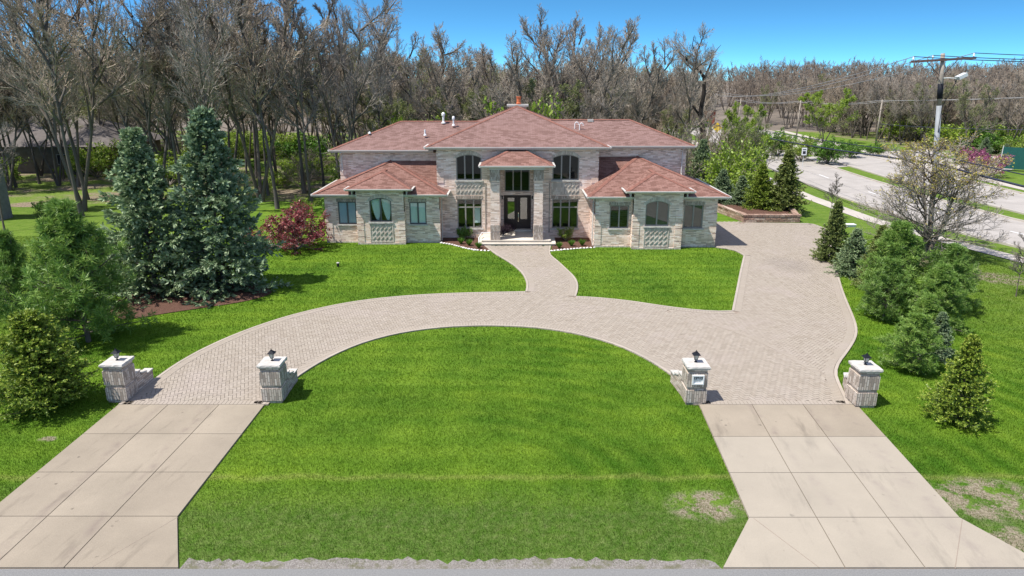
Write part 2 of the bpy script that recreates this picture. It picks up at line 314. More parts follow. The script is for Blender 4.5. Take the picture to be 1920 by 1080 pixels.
# ------------------------------------------------------------------ mesh helpers
class MB:
    def __init__(s): s.v = []; s.f = []
    def add(s, vs, fs):
        o = len(s.v); s.v += [tuple(p) for p in vs]; s.f += [tuple(i + o for i in f) for f in fs]; return s
    def box(s, x0, x1, y0, y1, z0, z1):
        vs = [(x, y, z) for z in (z0, z1) for y in (y0, y1) for x in (x0, x1)]
        return s.add(vs, [(0, 2, 3, 1), (4, 5, 7, 6), (0, 1, 5, 4), (2, 6, 7, 3), (0, 4, 6, 2), (1, 3, 7, 5)])
    def obox(s, c, ux, uz, sx, sy, sz):   # oriented box: ux, uz unit vectors
        ux = np.array(ux, float); uz = np.array(uz, float); uy = np.cross(uz, ux); c = np.array(c, float)
        vs = [c + ux * a * sx / 2 + uy * b * sy / 2 + uz * d * sz / 2 for d in (-1, 1) for b in (-1, 1) for a in (-1, 1)]
        return s.add(vs, [(0, 2, 3, 1), (4, 5, 7, 6), (0, 1, 5, 4), (2, 6, 7, 3), (0, 4, 6, 2), (1, 3, 7, 5)])
    def bar(s, p, q, w, h=None):
        p = np.array(p, float); q = np.array(q, float); d = q - p; L = np.linalg.norm(d); d /= L
        up = np.array((0, 0, 1.)) if abs(d[2]) < .95 else np.array((0, 1., 0))
        sd = np.cross(up, d); sd /= np.linalg.norm(sd); uz = np.cross(d, sd)
        return s.obox((p + q) / 2, d, uz, L, w, h or w)
    def poly(s, pts): return s.add(pts, [tuple(range(len(pts)))])
    def prism(s, pts, dz):                # extrude a planar polygon by a vector
        n = len(pts); dz = np.array(dz, float)
        vs = [np.array(p, float) for p in pts]; vs += [p + dz for p in vs]
        return s.add(vs, [tuple(range(n))[::-1], tuple(range(n, 2 * n))] + [(i, (i + 1) % n, n + (i + 1) % n, n + i) for i in range(n)])
    def lathe(s, cx, cy, prof, n=12):     # prof: (r, z)
        vs = [(cx + r * math.cos(2 * PI * k / n), cy + r * math.sin(2 * PI * k / n), z) for r, z in prof for k in range(n)]
        fs = [(i * n + k, i * n + (k + 1) % n, (i + 1) * n + (k + 1) % n, (i + 1) * n + k) for i in range(len(prof) - 1) for k in range(n)]
        fs += [tuple(range(n))[::-1], tuple(range((len(prof) - 1) * n, len(prof) * n))]
        return s.add(vs, fs)
    def tube(s, pts, r, n=6):
        pts = [np.array(p, float) for p in pts]; vs = []
        rs = r if hasattr(r, '__len__') else [r] * len(pts)
        for i, p in enumerate(pts):
            d = pts[min(i + 1, len(pts) - 1)] - pts[max(i - 1, 0)]; d /= np.linalg.norm(d)
            up = np.array((0, 0, 1.)) if abs(d[2]) < .9 else np.array((0, 1., 0))
            a = np.cross(d, up); a /= np.linalg.norm(a); b = np.cross(d, a)
            vs += [p + (a * math.cos(2 * PI * k / n) + b * math.sin(2 * PI * k / n)) * rs[i] for k in range(n)]
        fs = [(i * n + k, i * n + (k + 1) % n, (i + 1) * n + (k + 1) % n, (i + 1) * n + k) for i in range(len(pts) - 1) for k in range(n)]
        fs += [tuple(range(n))[::-1], tuple(range((len(pts) - 1) * n, len(pts) * n))]
        return s.add(vs, fs)
    def build(s, name, mat, parent=None, smooth=False):
        off = wloc(parent); me = bpy.data.meshes.new(name)
        me.from_pydata([tuple(np.array(v) - off) for v in s.v], [], s.f); me.materials.append(mat)
        if smooth: me.polygons.foreach_set('use_smooth', [True] * len(me.polygons))
        o = bpy.data.objects.new(name, me); col.objects.link(o); o.parent = parent; return o
def wloc(p):
    v = np.zeros(3)
    while p is not None: v += np.array(p.location); p = p.parent
    return v
def tag(o, label=None, cat=None, group=None, kind=None):
    for k, v in (('label', label), ('category', cat), ('group', group), ('kind', kind)):
        if v: o[k] = v
    return o
def thing(name, label, cat, loc=(0, 0, 0), group=None, rz=0):
    o = bpy.data.objects.new(name, None); col.objects.link(o); o.location = loc; o.rotation_euler.z = rz
    o.empty_display_size = .1
    return tag(o, label, cat, group)
def copy_tree(o, parent=None):
    c = o.copy(); col.objects.link(c); c.parent = parent
    for ch in o.children: copy_tree(ch, c)
    return c
def npmesh(name, verts, faces, mat, parent=None, tint=None, smooth=False):
    me = bpy.data.meshes.new(name); k = faces.shape[1]
    me.vertices.add(len(verts)); me.vertices.foreach_set('co', verts.astype(np.float32).ravel())
    me.loops.add(faces.size); me.loops.foreach_set('vertex_index', faces.astype(np.int32).ravel())
    me.polygons.add(len(faces)); me.polygons.foreach_set('loop_start', np.arange(0, faces.size, k, dtype=np.int32))
    me.polygons.foreach_set('loop_total', np.full(len(faces), k, np.int32))
    me.polygons.foreach_set('use_smooth', np.full(len(faces), bool(smooth)))
    me.update(calc_edges=True); me.materials.append(mat)
    if tint is not None:
        a = me.attributes.new('tint', 'FLOAT', 'FACE'); a.data.foreach_set('value', tint.astype(np.float32))
    o = bpy.data.objects.new(name, me); col.objects.link(o); o.parent = parent; return o
def structure(o): return tag(o, kind='structure')

# ------------------------------------------------------------------ ground sheets
def sheet(name, pts, z, mat, sub=None):
    return MB().poly([(x, y, z) for x, y in pts]).build(name, mat)
def inpoly(P, poly):
    x, y = P[:, 0], P[:, 1]; r = np.zeros(len(P), bool); n = len(poly)
    for i in range(n):
        x0, y0 = poly[i]; x1, y1 = poly[(i + 1) % n]
        if y0 == y1: continue
        c = ((y0 > y) != (y1 > y)) & (x < (x1 - x0) * (y - y0) / (y1 - y0) + x0); r ^= c
    return r
def dist_line(P, line):
    d = np.full(len(P), 1e9)
    for (a, b) in zip(line[:-1], line[1:]):
        a = np.array(a); b = np.array(b); ab = b - a; L = (ab ** 2).sum()
        if L < 1e-9: continue
        t_ = np.clip(((P - a) @ ab) / L, 0, 1); q = a + t_[:, None] * ab
        d = np.minimum(d, np.hypot(*(P - q).T))
    return d
def smooth_line(pts, it=2):
    for _ in range(it):
        o = [pts[0]]
        for a, b in zip(pts[:-1], pts[1:]):
            o += [(a[0] * .75 + b[0] * .25, a[1] * .75 + b[1] * .25), (a[0] * .25 + b[0] * .75, a[1] * .25 + b[1] * .75)]
        o.append(pts[-1]); pts = o
    return pts
def GL(px, sm=2):
    p = [G(*q) for q in px]; return smooth_line(p, sm) if sm else p

YP = 20.45                                    # line where the pavers meet the concrete aprons
e_left = GL([(228, 756), (259, 735), (290, 712), (330, 683), (380, 655), (440, 628), (500, 606), (560, 588), (640, 570), (720, 559), (800, 553), (880, 550), (985, 548)])
e_walk_l = GL([(985, 548), (988, 535), (983, 520), (972, 506), (952, 491), (930, 479), (916, 468), (908, 462)])
e_walk_r = GL([(1033, 462), (1030, 478), (1045, 489), (1062, 505), (1078, 520), (1084, 532), (1084, 545), (1080, 557)])
e_mid = GL([(1080, 557), (1120, 559), (1180, 565), (1250, 576), (1310, 583), (1350, 585), (1372, 584)])
e_mid_up = GL([(1372, 584), (1380, 545), (1387, 510), (1394, 480)], 0)
e_corner = GL([(1394, 480), (1380, 471), (1360, 467), (1342, 465)])
e_right = GL([(1393, 419), (1440, 419), (1522, 420)], 0) + GL([(1522, 420), (1550, 430), (1580, 447), (1562, 477)], 0)[1:] + \
    GL([(1562, 477), (1570, 510), (1580, 545), (1590, 570), (1608, 612), (1607, 635), (1590, 662), (1572, 685), (1568, 705), (1578, 728), (1586, 745), (1594, 762)])[1:]
e_inner = GL([(497, 760), (528, 735), (555, 710), (600, 681), (650, 656), (700, 638), (760, 624), (830, 615), (900, 612), (960, 613), (1020, 617), (1090, 629), (1150, 646), (1200, 668), (1240, 692), (1275, 718), (1297, 742), (1311, 762)])
fix = lambda L, i: L.__setitem__(i, (L[i][0], YP))
fix(e_left, 0); fix(e_inner, 0); fix(e_inner, -1); fix(e_right, -1)
house_r = (13.05, 42.7)
paved = e_left + e_walk_l[1:] + e_walk_r + e_mid[1:] + e_mid_up[1:] + e_corner[1:] + [house_r, (13.05, 50.9), (17.3, 50.9)] + e_right[1:] + e_inner[::-1]

structure(sheet('ground', [(-900, -60), (900, -60), (900, 1500), (-900, 1500)], 0, M['lawn']))
structure(sheet('driveway_bed', paved, .012, M['joint']))

def herring(ang, org, L, W, region, gap=.012):
    ca, sa = math.cos(ang), math.sin(ang)
    n = 190; m_, n_ = np.meshgrid(np.arange(-n, n), np.arange(-n // 2, n // 2)); m_ = m_.ravel(); n_ = n_.ravel()
    ox = (m_ + 2 * n_) * W; oy = (m_ - 2 * n_) * W
    C = []; D = []
    for (dx, dy, sx, sy) in ((1, .5, 2, 1), (-.5, 1, 1, 2)):
        cx = ox + dx * W; cy = oy + dy * W
        C.append(np.stack([cx * ca - cy * sa + org[0], cx * sa + cy * ca + org[1]], 1)); D.append(np.tile((sx * W - gap, sy * W - gap), (len(cx), 1)))
    C = np.concatenate(C); D = np.concatenate(D)
    k = region(C); C = C[k]; D = D[k]
    z0, z1 = .012, .045 + rng.normal(0, .0015, len(C))
    u = np.array((ca, sa)); v = np.array((-sa, ca))
    cor = [C + u * D[:, :1] * a / 2 + v * D[:, 1:] * b / 2 for a, b in ((-1, -1), (1, -1), (1, 1), (-1, 1))]
    N = len(C); vs = np.zeros((N, 8, 3))
    for i in range(4):
        vs[:, i, :2] = cor[i]; vs[:, i, 2] = z0; vs[:, i + 4, :2] = cor[i]; vs[:, i + 4, 2] = z1
    fs = np.array([(4, 5, 6, 7), (0, 1, 5, 4), (1, 2, 6, 5), (2, 3, 7, 6), (3, 0, 4, 7)])
    faces = (np.arange(N)[:, None, None] * 8 + fs[None]).reshape(-1, 4)
    return vs.reshape(-1, 3), faces, np.repeat(rng.random(N), 5)
edges = e_left + [None] + e_walk_l + [None] + e_walk_r + [None] + e_mid + [None] + e_mid_up + [None] + e_corner + [None] + e_right + [None] + e_inner
def dedge(P):
    d = np.full(len(P), 1e9); cur = []
    for q in edges + [None]:
        if q is None: d = np.minimum(d, dist_line(P, cur)); cur = []
        else: cur.append(q)
    return np.minimum(d, np.abs(P[:, 1] - YP) + .12)
arc = GL([(1100, 545), (1250, 583), (1400, 628), (1500, 680), (1600, 745), (1700, 830)])
arcx = np.array(arc)
def side(P):  # True on the house side of the arc
    y = np.interp(P[:, 0], arcx[:, 0], arcx[:, 1]); return (P[:, 1] > y) & (P[:, 0] > arcx[0, 0])
BB = (-14, 24, 20, 52)
def base_reg(P):
    k = (P[:, 0] > BB[0]) & (P[:, 0] < BB[1]) & (P[:, 1] > BB[2]) & (P[:, 1] < BB[3])
    i = np.where(k)[0]; q = P[i]; ok = inpoly(q, paved); i = i[ok]; q = P[i]; ok = dedge(q) > .33; i = i[ok]
    r = np.zeros(len(P), bool); r[i] = True; return r
def regA(P): k = base_reg(P); return k & ~side(P)
def regB(P): k = base_reg(P); return k & side(P)
def regW(P): return base_reg(P)
va, fa, ta = herring(math.radians(20), (0, 25), .24, .125, regA)
vb, fb, tb = herring(math.radians(45), (10, 32), .24, .125, regB); vb[:, 2] -= .005
npmesh('driveway_paving', np.concatenate([va, vb]), np.concatenate([fa, fb + len(va)]), M['paver'], None, np.concatenate([ta, tb]))
structure(bpy.data.objects['driveway_paving'])

def resample(line, step):
    line = np.array(line); d = np.r_[0, np.cumsum(np.hypot(*np.diff(line, axis=0).T))]
    n = max(2, int(round(d[-1] / step)) + 1); s = np.linspace(0, d[-1], n)
    return np.stack([np.interp(s, d, line[:, 0]), np.interp(s, d, line[:, 1])], 1)
def border(line, sgn, w0, w1, step, z, gap=.012):
    """blocks across the strip between offsets w0..w1 on one side of a line"""
    R_ = resample(line, step); T = np.gradient(R_, axis=0); T /= np.hypot(*T.T)[:, None] + 1e-9
    Nn = np.stack([-T[:, 1], T[:, 0]], 1) * sgn
    vs = []; fs = []
    for i in range(len(R_) - 1):
        a, b = R_[i], R_[i + 1]; na, nb = Nn[i], Nn[i + 1]; g = gap / 2 / max(.05, np.hypot(*(b - a)))
        A = a + (b - a) * g; B = b - (b - a) * g
        q = [A + na * w0, B + nb * w0, B + nb * w1, A + na * w1]; o = len(vs)
        vs += [(*p, .006) for p in q] + [(*p, z) for p in q]
        fs += [(o + 4, o + 5, o + 6, o + 7), (o, o + 1, o + 5, o + 4), (o + 1, o + 2, o + 6, o + 5), (o + 2, o + 3, o + 7, o + 6), (o + 3, o, o + 4, o + 7)]
    return np.array(vs), np.array(fs)
parts_ = []; kerbs_ = []
for ln, sg in ((e_left, -1), (e_walk_l, 1), (e_walk_r, 1), (e_mid, -1), (e_mid_up, -1), (e_corner, -1), (e_right, -1), (e_inner, 1)):
    # sign: +1 = left of the direction of travel
    ctr = np.array(ln[len(ln) // 2]); T = np.array(ln[len(ln) // 2 + 1 if len(ln) > 2 else 1]) - ctr
    nrm = np.array((-T[1], T[0])) / (np.hypot(*T) + 1e-9)
    s_ = 1 if inpoly(np.array([ctr + nrm * .3]), paved)[0] else -1
    parts_.append(border(ln, s_, .12, .42, .125, .053)); kerbs_.append(border(ln, s_, .0, .11, .6, .06, .004))
rowf = [(-13.0, YP), (-8.05, YP)]; rowg = [(6.0, YP), (11.45, YP)]
for rw in (rowf, rowg): parts_.append(border(rw, 1, .005, .26, .13, .053))
parts_.append(border([p for p in arc if p[0] < 11.2 and p[0] > 7.0], 1, -.11, .11, .13, .053))
def joinp(L):
    vs = np.concatenate([p[0] for p in L]); o = 0; fs = []
    for p in L: fs.append(p[1] + o); o += len(p[0])
    return vs, np.concatenate(fs)
vs, fs = joinp(parts_); structure(npmesh('driveway_border', vs, fs, M['paver'], None, np.repeat(.35 + .5 * rng.random(len(fs) // 5), 5)))
vs, fs = joinp(kerbs_); structure(npmesh('driveway_kerb', vs, fs, M['kerb']))

# concrete aprons: slabs with open joints over a dark bed
def apron(name, lines, rows, extra_front=None):
    # lines: list of polylines (px) from paver line to street ; rows: world Y of the joints
    def xat(line, y):
        p = sorted([G(*q) for q in line], key=lambda q: q[1]); ys = [q[1] for q in p]; xs = [q[0] for q in p]
        if y < ys[0]:
            k = (xs[1] - xs[0]) / (ys[1] - ys[0]); return xs[0] + k * (y - ys[0])
        if y > ys[-1]:
            k = (xs[-1] - xs[-2]) / (ys[-1] - ys[-2]); return xs[-1] + k * (y - ys[-1])
        return float(np.interp(y, ys, xs))
    vs = []; fs = []; tint = []; g = .011
    for r0, r1 in zip(rows[:-1], rows[1:]):
        for a, b in zip(lines[:-1], lines[1:]):
            q = [(xat(a, r1) + g, r1 + g), (xat(b, r1) - g, r1 + g), (xat(b, r0) - g, r0 - g), (xat(a, r0) + g, r0 - g)]
            o = len(vs); vs += [(*p, .004) for p in q] + [(*p, .05) for p in q]
            fs += [(o + 4, o + 5, o + 6, o + 7), (o, o + 1, o + 5, o + 4), (o + 1, o + 2, o + 6, o + 5), (o + 2, o + 3, o + 7, o + 6), (o + 3, o, o + 4, o + 7)]
            tint += [(.85 + .15 * random.random()) if name == 'apron_right' and r0 > 0 and r1 < 16.5 else .15 + .5 * random.random()] * 5
    structure(npmesh(name, np.array(vs), np.array(fs), M['apron'], None, np.array(tint)))
    a, b = lines[0], lines[-1]; ys = [r for r in rows]
    outline = [(xat(a, y), y) for y in ys] + [(xat(b, y), y) for y in ys[::-1]]
    structure(sheet(name + '_bed', outline, .010, M['joint'])); return outline
YS = 12.56
rl = [YP, G(0, 816)[1], G(0, 888)[1], G(0, 971)[1], YS]
outl = apron('apron_left', [[(228, 756), (0, 945)], [(320, 757), (3, 1051)], [(412, 760), (120, 1068)], [(497, 760), (333, 972), (335, 1068)]], rl)
rr = [YP, G(0, 821)[1], G(0, 889)[1], G(0, 973)[1], YS]
outr = apron('apron_right', [[(1311, 762), (1404, 972), (1355, 1068)], [(1412, 765), (1585, 1069)], [(1512, 770), (1735, 1069)], [(1612, 767), (1802, 976), (1960, 1062)]], rr)
# diagonal joints cut in the flares
dj = MB()
for a, b in (((664 / 2, 740 + 468 / 2), (345 / 2, 740 + 655 / 2)), ((960 + 905 / 2, 740 + 470 / 2), (960 + 1150 / 2, 740 + 655 / 2)), ((960 + 1687 / 2, 740 + 475 / 2), (960 + 1660 / 2, 740 + 660 / 2))):
    p, q = G(*a), G(*b); dj.bar((*p, .0505), (*q, .0505), .016, .004)
structure(dj.build('apron_joint', M['joint']))

structure(sheet('street', [(-400, -40), (400, -40), (400, YS - .02), (-400, YS - .02)], .03, M['asphalt_light']))
xs = np.linspace(-40, 40, 700); rg = np.random.default_rng(3)
top = [(x, 12.86 + .04 * math.sin(x * 1.3) + .04 * rg.normal()) for x in xs]
def strip_between(a, b):
    t_ = [p for p in top if a < p[0] < b]; return [(a, YS - .02), (b, YS - .02)] + t_[::-1]
gx = [(-40, outl[4][0] - .02), (outl[5][0] + .02, outr[4][0] - .02), (outr[5][0] + .02, 40)]
for i, (a, b) in enumerate(gx): structure(sheet('gravel_shoulder', strip_between(a, b), .02, M['gravel']))

# woodland floor
wl = [(-200, 60), (-75, 57), (-50, 58.5), (-40, 57), (-33, 60), (-26, 61.5), (-20, 59.5), (-15, 60.5), (-8, 62), (0, 63), (12, 64), (20, 68), (25, 75), (26, 95), (30, 160), (38, 400), (-200, 400)]
wl = smooth_line(wl[:-2], 2) + wl[-2:]
wl = [(x, y + .5 * math.sin(x * 2.3) + .3 * math.sin(x * 5.1)) if y < 100 else (x, y) for x, y in wl]
structure(sheet('woodland_ground', wl, .006, M['woodfloor']))
wr = [(58, 60), (70, 78), (64, 98), (62, 120), (60, 160), (56, 230), (52, 400), (500, 400), (500, 30), (110, 30)]
structure(sheet('woodland_ground', wr, .007, M['woodfloor']))

# mulch beds
def blob(px, sm=2):
    p = [G(*q) for q in px]; p = smooth_line(p + [p[0]], sm)[:-1]; return p
bedA = blob([(205, 588), (230, 602), (300, 590), (380, 578), (450, 568), (500, 556), (515, 546), (480, 535), (430, 538), (330, 545), (260, 548), (215, 565)])
structure(sheet('mulch_bed', bedA, .03, M['mulch']))
bedL = [G(828, 456), G(850, 461), G(875, 467), G(897, 470.5), G(917, 470), (-1.5, 43.2), (-2.1, 43.3), (-2.3, 45.5), (-4.7, 45.5), (-4.7, 44.1)]
bedR = [G(1034, 471), G(1065, 468), G(1092, 465.5), G(1116, 464), (5.3, 42.8), (5.3, 45.5), (2.6, 45.5), (2.6, 43.3)]
structure(sheet('mulch_bed', bedL, .03, M['mulch'])); structure(sheet('mulch_bed', bedR, .03, M['mulch']))

# big road to the right: strips traced in plan
def L2(px): return [G(*q) for q in px]
def ext(line, y0, y1):
    line = sorted(line, key=lambda q: q[1])
    (xa, ya), (xb, yb) = line[0], line[min(1, len(line) - 1)]; k = (xb - xa) / (yb - ya) if yb != ya else 0
    (xc, yc), (xd, yd) = line[-2], line[-1]
    out_ = list(line)
    if ya > y0: out_ = [(xa + k * (y0 - ya), y0)] + out_
    if yd < y1: out_ = out_ + [(xd + .02 * (y1 - yd), y1)]
    return out_
RD = {}
sw_n = ext([(30.0, 38.7), (28.3, 44.6), (26.9, 52), (26.5, 62.5), (27.0, 75), (28.5, 95), (31.5, 130), (36, 190), (41, 260)], 0, 420)
def off(line, d): return [(x + (d if not callable(d) else d(y)), y) for x, y in line]
strips = [('sidewalk', off(sw_n, 0), off(sw_n, 1.4), .03, 'walk'),
          ('road', off(sw_n, 3.6), off(sw_n, 11.6), .02, 'road'),
          ('road', off(sw_n, 14.2), off(sw_n, 21.6), .02, 'road'),
          ('sidewalk', off(sw_n, 23.2), off(sw_n, 24.9), .03, 'walk')]
for nm, a, b, z, mt in strips:
    mb = MB()
    for i in range(len(a) - 1): mb.poly([(*a[i], z), (*b[i], z), (*b[i + 1], z), (*a[i + 1], z)])
    structure(mb.build(nm, M[mt]))
for d, w in ((3.45, .16), (11.6, .16), (14.05, .16), (21.6, .16)):
    mb = MB(); a = off(sw_n, d); b = off(sw_n, d + w)
    for i in range(len(a) - 1):
        mb.add([(*a[i], .002), (*b[i], .002), (*b[i + 1], .002), (*a[i + 1], .002), (*a[i], .13), (*b[i], .13), (*b[i + 1], .13), (*a[i + 1], .13)],
               [(4, 5, 6, 7), (0, 1, 5, 4), (1, 2, 6, 5), (2, 3, 7, 6), (3, 0, 4, 7)])
    structure(mb.build('kerb', M['walk']))
mb = MB(); a = off(sw_n, 7.6)
for i in range(len(a) - 1):
    (x0, y0), (x1, y1) = a[i], a[i + 1]; n = max(1, int((y1 - y0) / 9))
    for k in range(n):
        s0 = k / n; s1 = s0 + 3 / max(3.1, (y1 - y0)); p = (x0 + (x1 - x0) * s0, y0 + (y1 - y0) * s0); q = (x0 + (x1 - x0) * min(1, s1), y0 + (y1 - y0) * min(1, s1))
        mb.poly([(p[0], p[1], .024), (p[0] + .14, p[1], .024), (q[0] + .14, q[1], .024), (q[0], q[1], .024)])
structure(mb.build('road_marking', M['white']))
structure(sheet('road', [(37.6, 83), (64, 99), (64, 108), (38.2, 95)], .028, M['road']))
structure(sheet('road', [(49.5, 76), (53, 78), (78, 94), (74, 99), (50, 92)], .033, M['walk']))
# far rise
hv = []; hf = []; nx_ = 90
ys_ = [135, 170, 210, 260, 330, 420, 700]; zs_ = [-.3, 1.2, 3.5, 6.0, 8.0, 9.0, 9.4]
for j, (yy, zz) in enumerate(zip(ys_, zs_)):
    for i in range(nx_):
        x = -420 + 900 * i / (nx_ - 1)
        k = min(1, abs(x - 40) / 45); hv.append((x, yy, -.3 + (zz + .3) * (.12 + .88 * k if yy < 400 else 1) + (.8 * math.sin(x * .03 + j) if 0 < j else 0) * (k if yy < 400 else 1)))
for j in range(len(ys_) - 1):
    for i in range(nx_ - 1): o = j * nx_ + i; hf.append((o, o + 1, o + nx_ + 1, o + nx_))
M['hillside'] = M_plain('hillside_litter', (.155, .13, .105), .95, .35, .05)
structure(npmesh('hills', np.array(hv), np.array(hf), M['hillside'], None, None, True))
def hill_z(x, y):
    if y < 135: return 0
    zz = float(np.interp(y, ys_, zs_)); k = min(1, abs(x - 40) / 45)
    return max(0, -.3 + (zz + .3) * (.12 + .88 * k if y < 400 else 1) - .6)
exec_parts = True
# ------------------------------------------------------------------ the house
house = thing('house', 'two storey cream brick house with reddish brown hip roofs at the head of the drive', 'house', (.4, 47, 0))
HP = house
def wallY(y0, th, x0, x1, z0, z1, holes=(), mb=None):
    """wall facing -Y with its outer face at y0; holes: (xa, xb, za, zb, arch_rise)"""
    mb = mb or MB()
    xs = sorted({x0, x1, *[h[0] for h in holes], *[h[1] for h in holes]}); zs = sorted({z0, z1, *[h[2] for h in holes], *[h[3] for h in holes]})
    for xa, xb in zip(xs[:-1], xs[1:]):
        for za, zb in zip(zs[:-1], zs[1:]):
            cx, cz = (xa + xb) / 2, (za + zb) / 2
            if any(h[0] < cx < h[1] and h[2] < cz < h[3] for h in holes): continue
            mb.poly([(xa, y0, za), (xb, y0, za), (xb, y0, zb), (xa, y0, zb)])
            mb.poly([(xa, y0 + th, za), (xa, y0 + th, zb), (xb, y0 + th, zb), (xb, y0 + th, za)])
    for h in holes:
        xa, xb, za, zb = h[:4]; ar = h[4] if len(h) > 4 else 0
        mb.poly([(xa, y0, za), (xa, y0 + th, za), (xb, y0 + th, za), (xb, y0, za)])
        mb.poly([(xa, y0, za), (xa, y0, zb - ar), (xa, y0 + th, zb - ar), (xa, y0 + th, za)])
        mb.poly([(xb, y0, za), (xb, y0 + th, za), (xb, y0 + th, zb - ar), (xb, y0, zb - ar)])
        if not ar: mb.poly([(xa, y0, zb), (xb, y0, zb), (xb, y0 + th, zb), (xa, y0 + th, zb)])
        else:
            c = archpts(xa, xb, zb - ar, ar)
            for (p, q) in zip(c[:-1], c[1:]):
                mb.poly([(p[0], y0, p[1]), (q[0], y0, q[1]), (q[0], y0, zb), (p[0], y0, zb)])
                mb.poly([(p[0], y0, p[1]), (p[0], y0 + th, p[1]), (q[0], y0 + th, q[1]), (q[0], y0, q[1])])
                mb.poly([(p[0], y0 + th, p[1]), (p[0], y0 + th, zb), (q[0], y0 + th, zb), (q[0], y0 + th, q[1])])
    return mb
def archpts(xa, xb, zs, rise, n=14):
    w = (xb - xa) / 2; R = (w * w + rise * rise) / (2 * rise); cx = (xa + xb) / 2; cz = zs + rise - R
    a = math.asin(w / R); return [(cx + R * math.sin(-a + 2 * a * i / n), cz + R * math.cos(-a + 2 * a * i / n)) for i in range(n + 1)]
def side_wall(mb, x, th, y0, y1, z0, z1):
    mb.box(min(x, x + th), max(x, x + th), y0, y1, z0, z1)

def window(y, xa, xb, za, zb, arch=0, mull=(.5,), trans=None, frame='frame', glass='glass', fill=None, fw=.06):
    """window in an opening of a wall whose outer face is at y"""
    fr = MB(); yf = y + .07; d = .06
    zt = zb - arch
    fr.box(xa + .002, xb - .002, yf, yf + d, za + .002, za + fw); fr.box(xa + .002, xa + fw, yf, yf + d, za + fw, zt); fr.box(xb - fw, xb - .002, yf, yf + d, za + fw, zt)
    if arch:
        o = archpts(xa + .002, xb - .002, zt, arch - .002); i = archpts(xa + fw, xb - fw, zt, arch - fw)
        for k in range(len(o) - 1):
            fr.prism([(o[k][0], yf, o[k][1]), (o[k + 1][0], yf, o[k + 1][1]), (i[k + 1][0], yf, i[k + 1][1]), (i[k][0], yf, i[k][1])], (0, d, 0))
        def top(x): return float(np.interp(x, [p[0] for p in i], [p[1] for p in i]))
    else:
        fr.box(xa + fw, xb - fw, yf, yf + d, zb - fw, zb - .002); top = lambda x: zb - fw
    for mfrac in mull:
        x = xa + (xb - xa) * mfrac; fr.box(x - .045, x + .045, yf - .004, yf + d - .004, za + fw, top(x) + .01)
    if trans: fr.box(xa + fw, xb - fw, yf - .002, yf + d - .008, za + trans - .04, za + trans + .04)
    w_ = fr.build('window', M[frame], HP)
    g = MB(); pts = [(xa + fw, za + fw), (xb - fw, za + fw)]
    pts += [(p[0], p[1]) for p in reversed(archpts(xa + fw, xb - fw, zt, arch - fw))] if arch else [(xb - fw, zb - fw), (xa + fw, zb - fw)]
    g.poly([(p[0], yf + .035, p[1]) for p in pts]); g.build('pane', M[glass], w_)
    if fill and fill.startswith('blind'):
        b = MB(); xs = [xa] + [xa + (xb - xa) * k for k in mull] + [xb]
        for p, q in zip(xs[:-1], xs[1:]): b.box(p + .05, q - .05, yf + .065, yf + .075, za + .03, zb - .05)
        b.build('blind', M[fill], w_)
    if fill == 'curtain':
        for (p, q, s) in ((xa + .08, (xa + xb) / 2 - .05, 1), ((xa + xb) / 2 + .05, xb - .08, -1)):
            vs = []; fs = []; nx, nz = 26, 16
            tie = (q - .10 - (q - p) * .12) if s == 1 else (q - .10 - (q - p) * .12)
            for j in range(nz + 1):
                f = j / nz; z = zb - .06 - (zb - za - .14) * f; k = f ** 1.8
                l = p + (tie - .10 - p) * k; r = q + (tie + .06 - q) * (f ** 3)
                for i in range(nx + 1):
                    u = i / nx; vs.append((l + (r - l) * u, yf + .16 + .03 * math.sin(u * 2 * PI * 6.5) * (1 - .5 * f), min(z, zb - .06 - (0 if not arch else arch * abs((l + (r - l) * u) - (xa + xb) / 2) ** 2 / ((xb - xa) / 2) ** 2))))
            for j in range(nz):
                for i in range(nx): o = j * (nx + 1) + i; fs.append((o, o + 1, o + nx + 2, o + nx + 1))
            MB().add(vs, fs).build('curtain', M['curtain'], w_, True)
    return w_
def sill(w_, y, xa, xb, z, h=.1):
    m_ = MB(); n = 9; rg = random.Random(int(xa * 100))
    bot = [(xa - .1 + (xb - xa + .2) * k / n, z - h + rg.uniform(-.012, .012)) for k in range(n + 1)]
    for (a, b) in zip(bot[:-1], bot[1:]):
        m_.prism([(a[0], y - .075 + rg.uniform(-.012, .012), a[1]), (b[0], y - .075, b[1]), (b[0], y - .07, z), (a[0], y - .07, z)], (0, .13, 0))
    return m_.build('sill', M['stone'], w_)
def lintel(y, xa, xb, z, h=.22):
    MB().box(xa, xb, y - .012, y + .05, z, z + h).build('lintel', M['brick_soldier'], HP)
def arch_band(y, xa, xb, zs, rise, h=.26):
    o = archpts(xa - .18, xb + .18, zs + .0, rise + h * .9); i = archpts(xa, xb, zs, rise); mb = MB(); n = len(o) - 1
    for k in range(n):
        e = .012 + (.006 if k % 2 else 0)
        a, b, c, d = o[k], o[k + 1], i[k + 1], i[k]; g = .006
        mb.prism([(a[0] + g, y - e, a[1]), (b[0] - g, y - e, b[1]), (c[0] - g, y - e, c[1] + .001), (d[0] + g, y - e, d[1] + .001)], (0, .03, 0))
    mb.build('arch_band', M['brick_arch'], HP)
def quoins(y, x, w, z0, z1, side=None, ret=.45, name='quoin'):
    """projecting brick blocks at a corner; x = corner, w signed width along the wall"""
    mb = MB(); z = z0; 
    while z + .36 < z1:
        a, b = sorted((x + (-.03 if w > 0 else .03), x + w))
        mb.box(a, b, y - .032, y + (ret if side else .02), z, z + .355); z += .42
    return mb.build(name, M['brick'], HP)
